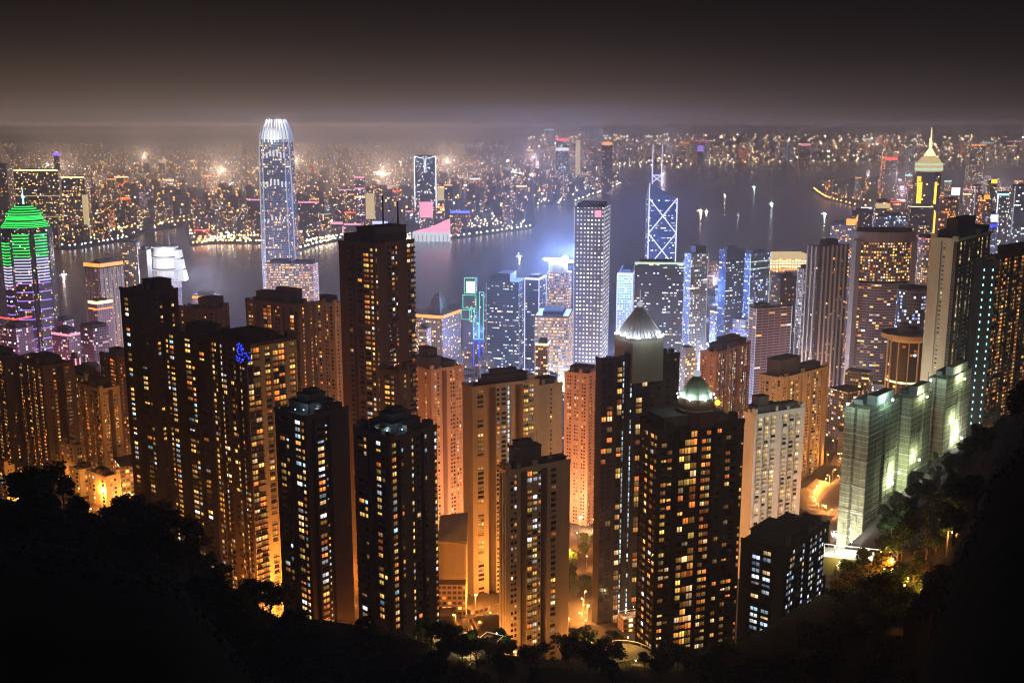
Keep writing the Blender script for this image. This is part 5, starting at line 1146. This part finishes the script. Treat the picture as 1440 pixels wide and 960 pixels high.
# ================================================================ BOATS
def boat(px, py, L, col, bulb, label, power, deck=1):
    p = Wp(px, py); root = thing('boat', label, 'boat', (p.x, p.y, 0)); a = RND.uniform(-.5, .5); root.rotation_euler = (0, 0, a)
    mb = MB(); hl = L / 2; b_ = L * .14
    ring = [(-hl, -b_), (hl * .55, -b_), (hl, 0), (hl * .55, b_), (-hl, b_)]; mb.prism([(q[0] * .92, q[1] * .8) for q in ring], -.5, 2.2, scale=1.09); o = obj('hull', mb, 'white', None); o.parent = root
    for k in range(deck):
        mb = MB(); f = .62 - .14 * k; mb.prism([(-hl * f, -b_ * .7), (hl * f * .6, -b_ * .7), (hl * f * .6, b_ * .7), (-hl * f, b_ * .7)], 2.25 + 2.6 * k, 4.8 + 2.6 * k); o = obj('cabin', mb, bulb, None); o.parent = root
    mb = MB(); mb.bar((-hl * .1, 0, 2.6 * deck + 2), (-hl * .1, 0, 2.6 * deck + 8), .25); o = obj('mast', mb, 'metal', None); o.parent = root
    mb = MB(); mb.ball((-hl * .1, 0, 2.6 * deck + 8.4), .9); o = obj('mast_lamp', mb, 'bulb_white', None); o.parent = root
    l = bpy.data.lights.new('deck_light', 'POINT'); l.energy = power * .45; l.color = col; l.shadow_soft_size = 1.5; o = bpy.data.objects.new('deck_light', l); COL.objects.link(o); o.parent = root; o.location = (0, -b_ * 1.5, 6)
for px, py, L, col, bl, lb, pw, dk in [
    (985, 297, 44, (1, .7, .45), 'n_warm', 'larger ferry with warm lit decks in the middle of the harbour', 300000, 2), (994, 298, 30, (1, .7, .5), 'n_warm', 'smaller lit ferry alongside the larger ferry', 200000, 2),
    (1060, 263, 40, (.8, 1, .9), 'n_cyan', 'greenish white lit boat in the open water', 260000, 1), (1085, 287, 36, (.85, 1, .9), 'n_cyan', 'white lit boat with a long glint below it', 260000, 1),
    (1159, 301, 40, (.8, 1, .85), 'n_cyan', 'pale green lit boat off the orange headland', 300000, 1), (1019, 275, 24, (1, .8, .6), 'n_warm', 'small lone boat between the ferry and the greenish boat', 80000, 1),
    (953, 235, 60, (1, .65, .25), 'n_gold', 'gold lit ship near the distant shore', 400000, 2), (987, 231, 50, (1, .8, .6), 'n_warm', 'flat barge with warm lights near the distant shore', 200000, 1),
    (1128, 226, 60, (.9, .8, 1), 'n_lilac', 'long lit ship moored by the distant shore', 300000, 2), (868, 243, 34, (1, .7, .6), 'n_warm', 'little boat off the curved bay shore', 100000, 1),
    (730, 361, 24, (.7, .8, 1), 'n_lilac', 'dim bluish boat near the blazing oval roof', 90000, 1), (91, 387, 28, (1, .8, .8), 'n_warm', 'small lit boat near the neon green crown', 120000, 1), (1038, 303, 16, (.8, .85, 1), 'n_soft', 'faint small boat behind the cross braced skyscraper', 20000, 1)]:
    boat(px, py, L, col, bl, lb, pw, dk)

# ================================================================ STREETS AND YARDS SEEN BETWEEN THE TOWERS
def ribbon(name, pts, wd, mat, lift=.5):
    """a road laid on the ground through picture points"""
    C = [hit(*p) for p in pts]; D = []
    for a, b_ in zip(C, C[1:]):
        for k in range(6): D.append(a.lerp(b_, k / 6))
    D.append(C[-1]); mb = MB()
    for i, p in enumerate(D):
        q = D[min(i + 1, len(D) - 1)] - D[max(i - 1, 0)]; nx, ny = -q.y, q.x; l = math.hypot(nx, ny) or 1; nx, ny = nx / l * wd / 2, ny / l * wd / 2
        z = max(ground(p.x + nx, p.y + ny), ground(p.x - nx, p.y - ny), ground(p.x, p.y)) + lift
        mb.v += [(p.x + nx, p.y + ny, z), (p.x - nx, p.y - ny, z)]
    for i in range(len(D) - 1): mb.f.append((2 * i, 2 * i + 1, 2 * i + 3, 2 * i + 2)); mb.m.append(0); mb.uv += [(0, 0)] * 4
    o = obj(name, mb, mat); o['kind'] = 'structure'; return D
def road_lamps(D, step, power, label, group, off=4):
    for i in range(0, len(D), step): street_lamp(D[i].x + off, D[i].y - 1, ground(D[i].x + off, D[i].y - 1) - .2, 8, 'bulb_orange', (1, .36, .07), power, label, group, .5)
for nm, pts, wd, st, pw, lb in [
    ('road', [(1158, 686), (1140, 700), (1134, 716), (1146, 732), (1156, 738)], 16, 2, 26000, 'orange lamp on the bright winding road past the zigzag balcony tower'),
    ('road', [(1196, 640), (1180, 648), (1176, 660)], 10, 3, 16000, 'orange lamp on the short lane by the netted towers'),
    ('road', [(1300, 880), (1255, 862), (1228, 846), (1238, 834), (1218, 818)], 7, 2, 9000, 'orange lamp on the bending road on the dark slope'),
    ('road', [(818, 925), (808, 880), (812, 848)], 14, 2, 22000, 'orange lamp on the street beside the slim beige tower'),
    ('road', [(176, 722), (186, 700), (180, 668), (172, 650)], 13, 2, 22000, 'orange lamp on the street by the black slab tower'),
    ('road', [(1378, 590), (1402, 575)], 10, 2, 14000, 'orange lamp on the high road at the dark slope edge'),
    ('road', [(655, 905), (680, 880), (700, 872)], 9, 3, 9000, 'orange lamp on the lane below the broad beige tower')]:
    road_lamps(ribbon(nm, pts, wd, 'asphalt'), st, pw, lb, lb.replace('orange lamp', 'orange lamps'))
def terrace(name, label, cat, px, py, w_, d_, h, mat, col, power, rail=True, rot=0.3, lamps=4, oval=False):
    c = hit(px, py); root = thing(name, label, cat, tuple(c)); cs, sn = cos(rot), sin(rot)
    T = lambda a, b_: (c.x + a * cs - b_ * sn, c.y + a * sn + b_ * cs)
    pts = [T(-w_ / 2, -d_ / 2), T(w_ / 2, -d_ / 2), T(w_ / 2, d_ / 2), T(-w_ / 2, d_ / 2)]
    if oval: pts = [T(w_ / 2 * cos(2 * pi * k / 18), d_ / 2 * sin(2 * pi * k / 18)) for k in range(18)]
    mb = MB(); mb.prism(pts, c.z - 6, c.z + h); obj('deck', mb, mat, root)
    if rail:
        mb = MB()
        for a, b_ in zip(pts, pts[1:] + pts[:1]): mb.bar((*a, c.z + h + 1.1), (*b_, c.z + h + 1.1), .12)
        obj('railing', mb, 'white', root)
    for k in range(lamps):
        q = T(w_ * (-.4 + .8 * k / max(1, lamps - 1)), d_ * (.35 if k % 2 else -.35)); mb = MB(); mb.bar((*q, c.z + h), (*q, c.z + h + 3), .07); obj('lamp_post', mb, 'metal', root); mb = MB(); mb.ball((*q, c.z + h + 3.3), .2); obj('lamp', mb, 'bulb', root); light(root, (*q, c.z + h + 4.0), col, power * 2.5, .3)
terrace('entrance_podium', 'round yellow lit entrance court at the foot of the pyramid roofed tower', 'podium', 880, 928, 20, 22, .5, 'paving', (1, .55, .12), 800, lamps=5, oval=True)
terrace('entrance_podium', 'two storey podium with glowing balconies under the pyramid roofed tower', 'podium', 893, 885, 18, 8, 9, 'mid_amber', (1, .7, .35), 900, lamps=3)
terrace('work_yard', 'blazing white floodlit building yard around the netted towers', 'yard', 1232, 786, 34, 9, .4, 'concrete', (1, 1, .82), 2000, rot=-.3, lamps=6)
terrace('work_yard', 'white lit yard corner with a blazing lamp, beside the netted tower deck', 'yard', 1180, 756, 9, 9, 1, 'paving', (.9, .97, 1), 4500, rot=-.2, lamps=2)
terrace('garden_terrace', 'yellow lit oval terrace below the floodlit yard', 'terrace', 1204, 806, 13, 7, .5, 'paving', (1, .75, .15), 900, rot=-.5, lamps=2, oval=True)
terrace('pool_deck', 'small pool terrace with warm garden lamps below the broad beige tower', 'terrace', 645, 915, 14, 16, .5, 'paving', (1, .6, .22), 900, rot=.2, lamps=4)
terrace('rooftop_terrace', 'pale sloping terrace strip beside the slim beige tower foot', 'terrace', 672, 925, 6, 22, 2, 'paving', (.9, 1, .5), 250, rot=-.5, lamps=2)
terrace('tennis_court', 'green lit rooftop court at the head of the orange street', 'court', 178, 668, 16, 10, 4, 'paving', (.5, 1, .3), 1500, rot=.1, lamps=3)
# wedge shaped hall with a sloping roof
def sloped_hall():
    Y = 585; a, b_ = P(616, 735, Y), P(655, 770, Y); root = thing('sloped_roof_hall', 'low orange lit hall with a long pale sloping roof and close vertical fins', 'hall', ((a.x + b_.x) / 2, Y, ground(a.x, Y) - 1)); x0, x1, zt = a.x, b_.x, P(640, 760, Y).z; zb = ground(a.x, Y) - 1
    mb = MB(); mb.prism([(x0, Y), (x1, Y), (x1, Y + 22), (x0, Y + 22)], zb, zt); obj('wall', mb, 'cream', root)
    mb = MB(); mb.prism([(x0 - 1, Y - 7), (x1, Y - 7), (x1, Y - .1), (x0 - 1, Y - .1)], zb, zt - 24); obj('podium', mb, 'mid_amber', root)
    mb = MB(); mb.quad([(x0 - .5, Y - 1, zt + .4), (x1 + .5, Y - 1, zt - 1), (x1 + .5, Y + 23, zt + 9), (x0 - .5, Y + 23, zt + 7)]); mb.quad([(x0 - .5, Y - 1, zt + .1), (x1 + .5, Y - 1, zt - 1.4), (x1 + .5, Y + 23, zt + 8.6), (x0 - .5, Y + 23, zt + 6.6)]); obj('roof', mb, 'white', root)
    mb = MB()
    for k in range(12): s = (x1 - x0) * (k + .5) / 12; mb.box((x0, Y), (1, 0), (0, -1), s - .18, s + .18, .02, .7, zt - 22, zt - 2)
    obj('fin', mb, 'cream', root, kind='stuff')
sloped_hall()

# ================================================================ TREES
def tree_meshes(seed, R_, H, leafm, n=1500, leaf=.42):
    q = random.Random(seed); tr = MB(); tr.bar((0, 0, -1.5), (0, 0, H * .45), .32, 0, .2, 7); lobes = []
    for k in range(9):
        a = q.uniform(0, 6.28); d = R_ * q.uniform(.15, .72); z = H * q.uniform(.45, .92); c = (cos(a) * d, sin(a) * d, z); lobes.append((c, R_ * q.uniform(.28, .5)))
        tr.bar((0, 0, H * q.uniform(.25, .45)), c, .13, 0, .04, 5)
    cr = MB()
    for i in range(n):
        c, rr = q.choice(lobes); v = Vector((q.gauss(0, 1), q.gauss(0, 1), q.gauss(0, 1))).normalized() * rr * (q.random() ** .4); v.z *= .75
        p = Vector(c) + v; a = Vector((q.gauss(0, 1), q.gauss(0, 1), q.gauss(0, .6))).normalized() * leaf * q.uniform(.6, 1.4); b_ = a.cross(Vector((q.gauss(0, 1), q.gauss(0, 1), q.gauss(0, 1)))).normalized() * leaf * q.uniform(.4, .8)
        cr.quad([p - a, p - b_, p + a, p + b_])
    return tr.mesh('trunk', ['bark']), cr.mesh('crown', [leafm])
TREES = [tree_meshes(s, R_, H, lm) for s, R_, H, lm in ((1, 4.2, 9, 'leaf'), (2, 5.0, 11, 'leaf'), (3, 3.6, 10, 'leaf'), (4, 4.6, 8.5, 'leaf_dry'))]
def tree(x, y, sc, label, group, k=None):
    t = TREES[RND.randrange(4) if k is None else k]; root = thing('tree', label, 'tree', (x, y, ground(x, y)), group); root.rotation_euler = (0, 0, RND.uniform(0, 6.28)); root.scale = (sc, sc, sc * RND.uniform(.85, 1.2))
    for nm, me in zip(('trunk', 'crown'), t): o = bpy.data.objects.new(nm, me); COL.objects.link(o); o.parent = root
def treerow(n, p0, p1, Yr, sc, label, group, foot=True):
    k = 0
    for _ in range(n * 4):
        if k >= n: break
        Y = RND.uniform(*Yr); px = RND.uniform(p0, p1); x = (px - 720) / F * Y * 1.05
        if foot and hits_foot(x, Y, 2.5): continue
        tree(x, Y, RND.uniform(*sc), label, group); k += 1
treerow(40, -30, 420, (225, 285), (.75, 1.25), 'black leafy tree on the dark slope below the black slab towers', 'trees on the slope below the black slab towers')
treerow(22, 400, 1010, (225, 290), (.7, 1.1), 'black tree top at the foot of the picture below the round topped twins', 'trees below the round topped twins')
treerow(32, 500, 760, (235, 330), (.6, 1.0), 'dark bushy tree along the lower edge below the beige towers', 'trees along the lower edge below the beige towers')
treerow(30, 1000, 1470, (225, 290), (.75, 1.3), 'black leafy tree on the dark steep slope beside the netted towers', 'trees on the steep slope beside the netted towers')
def trees_at(pts, sc, label, group=None, k=None):
    for px, py in pts: p = hit(px, py); tree(p.x, p.y, sc * RND.uniform(.85, 1.15), label, group, k)
def grove(lb, grp, n, x0, x1, y0, y1, sc, k=None):
    for _ in range(n):
        p = hit(RND.uniform(x0, x1), RND.uniform(y0, y1))
        if p.y > 235 and not hits_foot(p.x, p.y, 1.5): tree(p.x, p.y, sc * RND.uniform(.8, 1.25), lb, grp, k)
grove('orange lit tree at the foot of the glowing lattice tower', 'trees at the foot of the lattice tower', 16, 300, 396, 812, 900, 1.0, 3)
grove('dim tree on the bank below the dark scattered window tower', 'trees on the bank below the scattered window tower', 14, 180, 330, 742, 830, .9)
grove('green tree in the garden behind the slim beige tower', 'trees in the garden behind the slim beige tower', 14, 800, 840, 765, 840, 1.0, 0)
grove('dark tree beside the yellow entrance court', 'trees beside the entrance court', 18, 790, 870, 905, 958, .9, 1)
grove('dark tree at the foot of the amber windowed black tower', 'trees at the foot of the amber windowed tower', 18, 900, 1040, 938, 958, .8)
grove('lamp lit tree in the courtyard of the beige towers', 'trees in the courtyard of the beige towers', 20, 625, 720, 890, 955, .8)
grove('floodlit green tree at the edge of the building yard', 'trees at the edge of the building yard', 16, 1240, 1345, 745, 800, .9, 2)
grove('dark tree along the orange bending road', 'trees along the bending road', 18, 1180, 1300, 800, 880, .75)
grove('dark tree on the wooded knoll behind the netted towers', 'trees on the wooded knoll', 14, 1160, 1260, 500, 560, 1.4)
grove('dim tree between the low blocks and the dark slope', 'trees by the low blocks', 16, 20, 130, 660, 725, .9)
grove('dark tree on the steep bank above the netted towers', 'trees on the bank above the netted towers', 28, 1270, 1425, 600, 770, 1.0)
grove('dark tree below the floodlit building yard', 'trees below the building yard', 18, 1160, 1340, 815, 900, .9)
grove('leafy tree on the strip between the netted towers and the dark slope', 'trees on the strip beside the netted towers', 34, 1238, 1370, 640, 768, .95, 2)
# undergrowth over the dark slopes
mb = MB(); q = random.Random(3)
for _ in range(26000):
    y = 110 + 250 * q.random() ** .8; s = q.uniform(-.62, .62); x = s * y; z = ground(x, y) + q.uniform(0, 1.6); a = Vector((q.gauss(0, 1), q.gauss(0, 1), q.gauss(0, .7))).normalized() * .34; b_ = a.cross(Vector((q.gauss(0, 1), q.gauss(0, 1), 1))).normalized() * .2; p = Vector((x, y, z))
    mb.quad([p - a, p - b_, p + a, p + b_])
o = obj('undergrowth', mb, 'leaf'); o['kind'] = 'stuff'; o['label'] = 'black undergrowth covering the hillside'
# small blue sparkling sign on the roof of the lattice tower
def blue_sign():
    c = P(343, 495, 522); root = thing('rooftop_sign', 'blue sparkling light sign leaning on the roof edge of the lattice tower', 'sign', (c.x, 521, c.z - 4)); mb = MB(); mb.box((c.x - 3.6, 520), (1, 0), (0, -1), 0, 7.6, 0, .4, c.z - 5, c.z + 5); obj('board', mb, 'dark', root); qq = random.Random(8)
    mb = MB()
    for k in range(70):
        s, z = qq.uniform(.2, 7.2), c.z + qq.uniform(-4.8, 4.8)
        if s > 3.8 and z > c.z: continue
        mb.box((c.x - 3.6, 520), (1, 0), (0, -1), s, s + .45, .41, .7, z, z + .45)
    obj('light_dot', mb, 'n_blue', root, kind='stuff')
blue_sign()
print('OBJ', len(bpy.data.objects), 'panes', PANE_SUM[0], 'street', nl, 'lights', sum(o.type == 'LIGHT' for o in bpy.data.objects))

for o in bpy.data.objects:
    l = o.get('label')
    if l and len(l.replace(',', ' ').split()) > 16: print('LONG', len(l.split()), l)
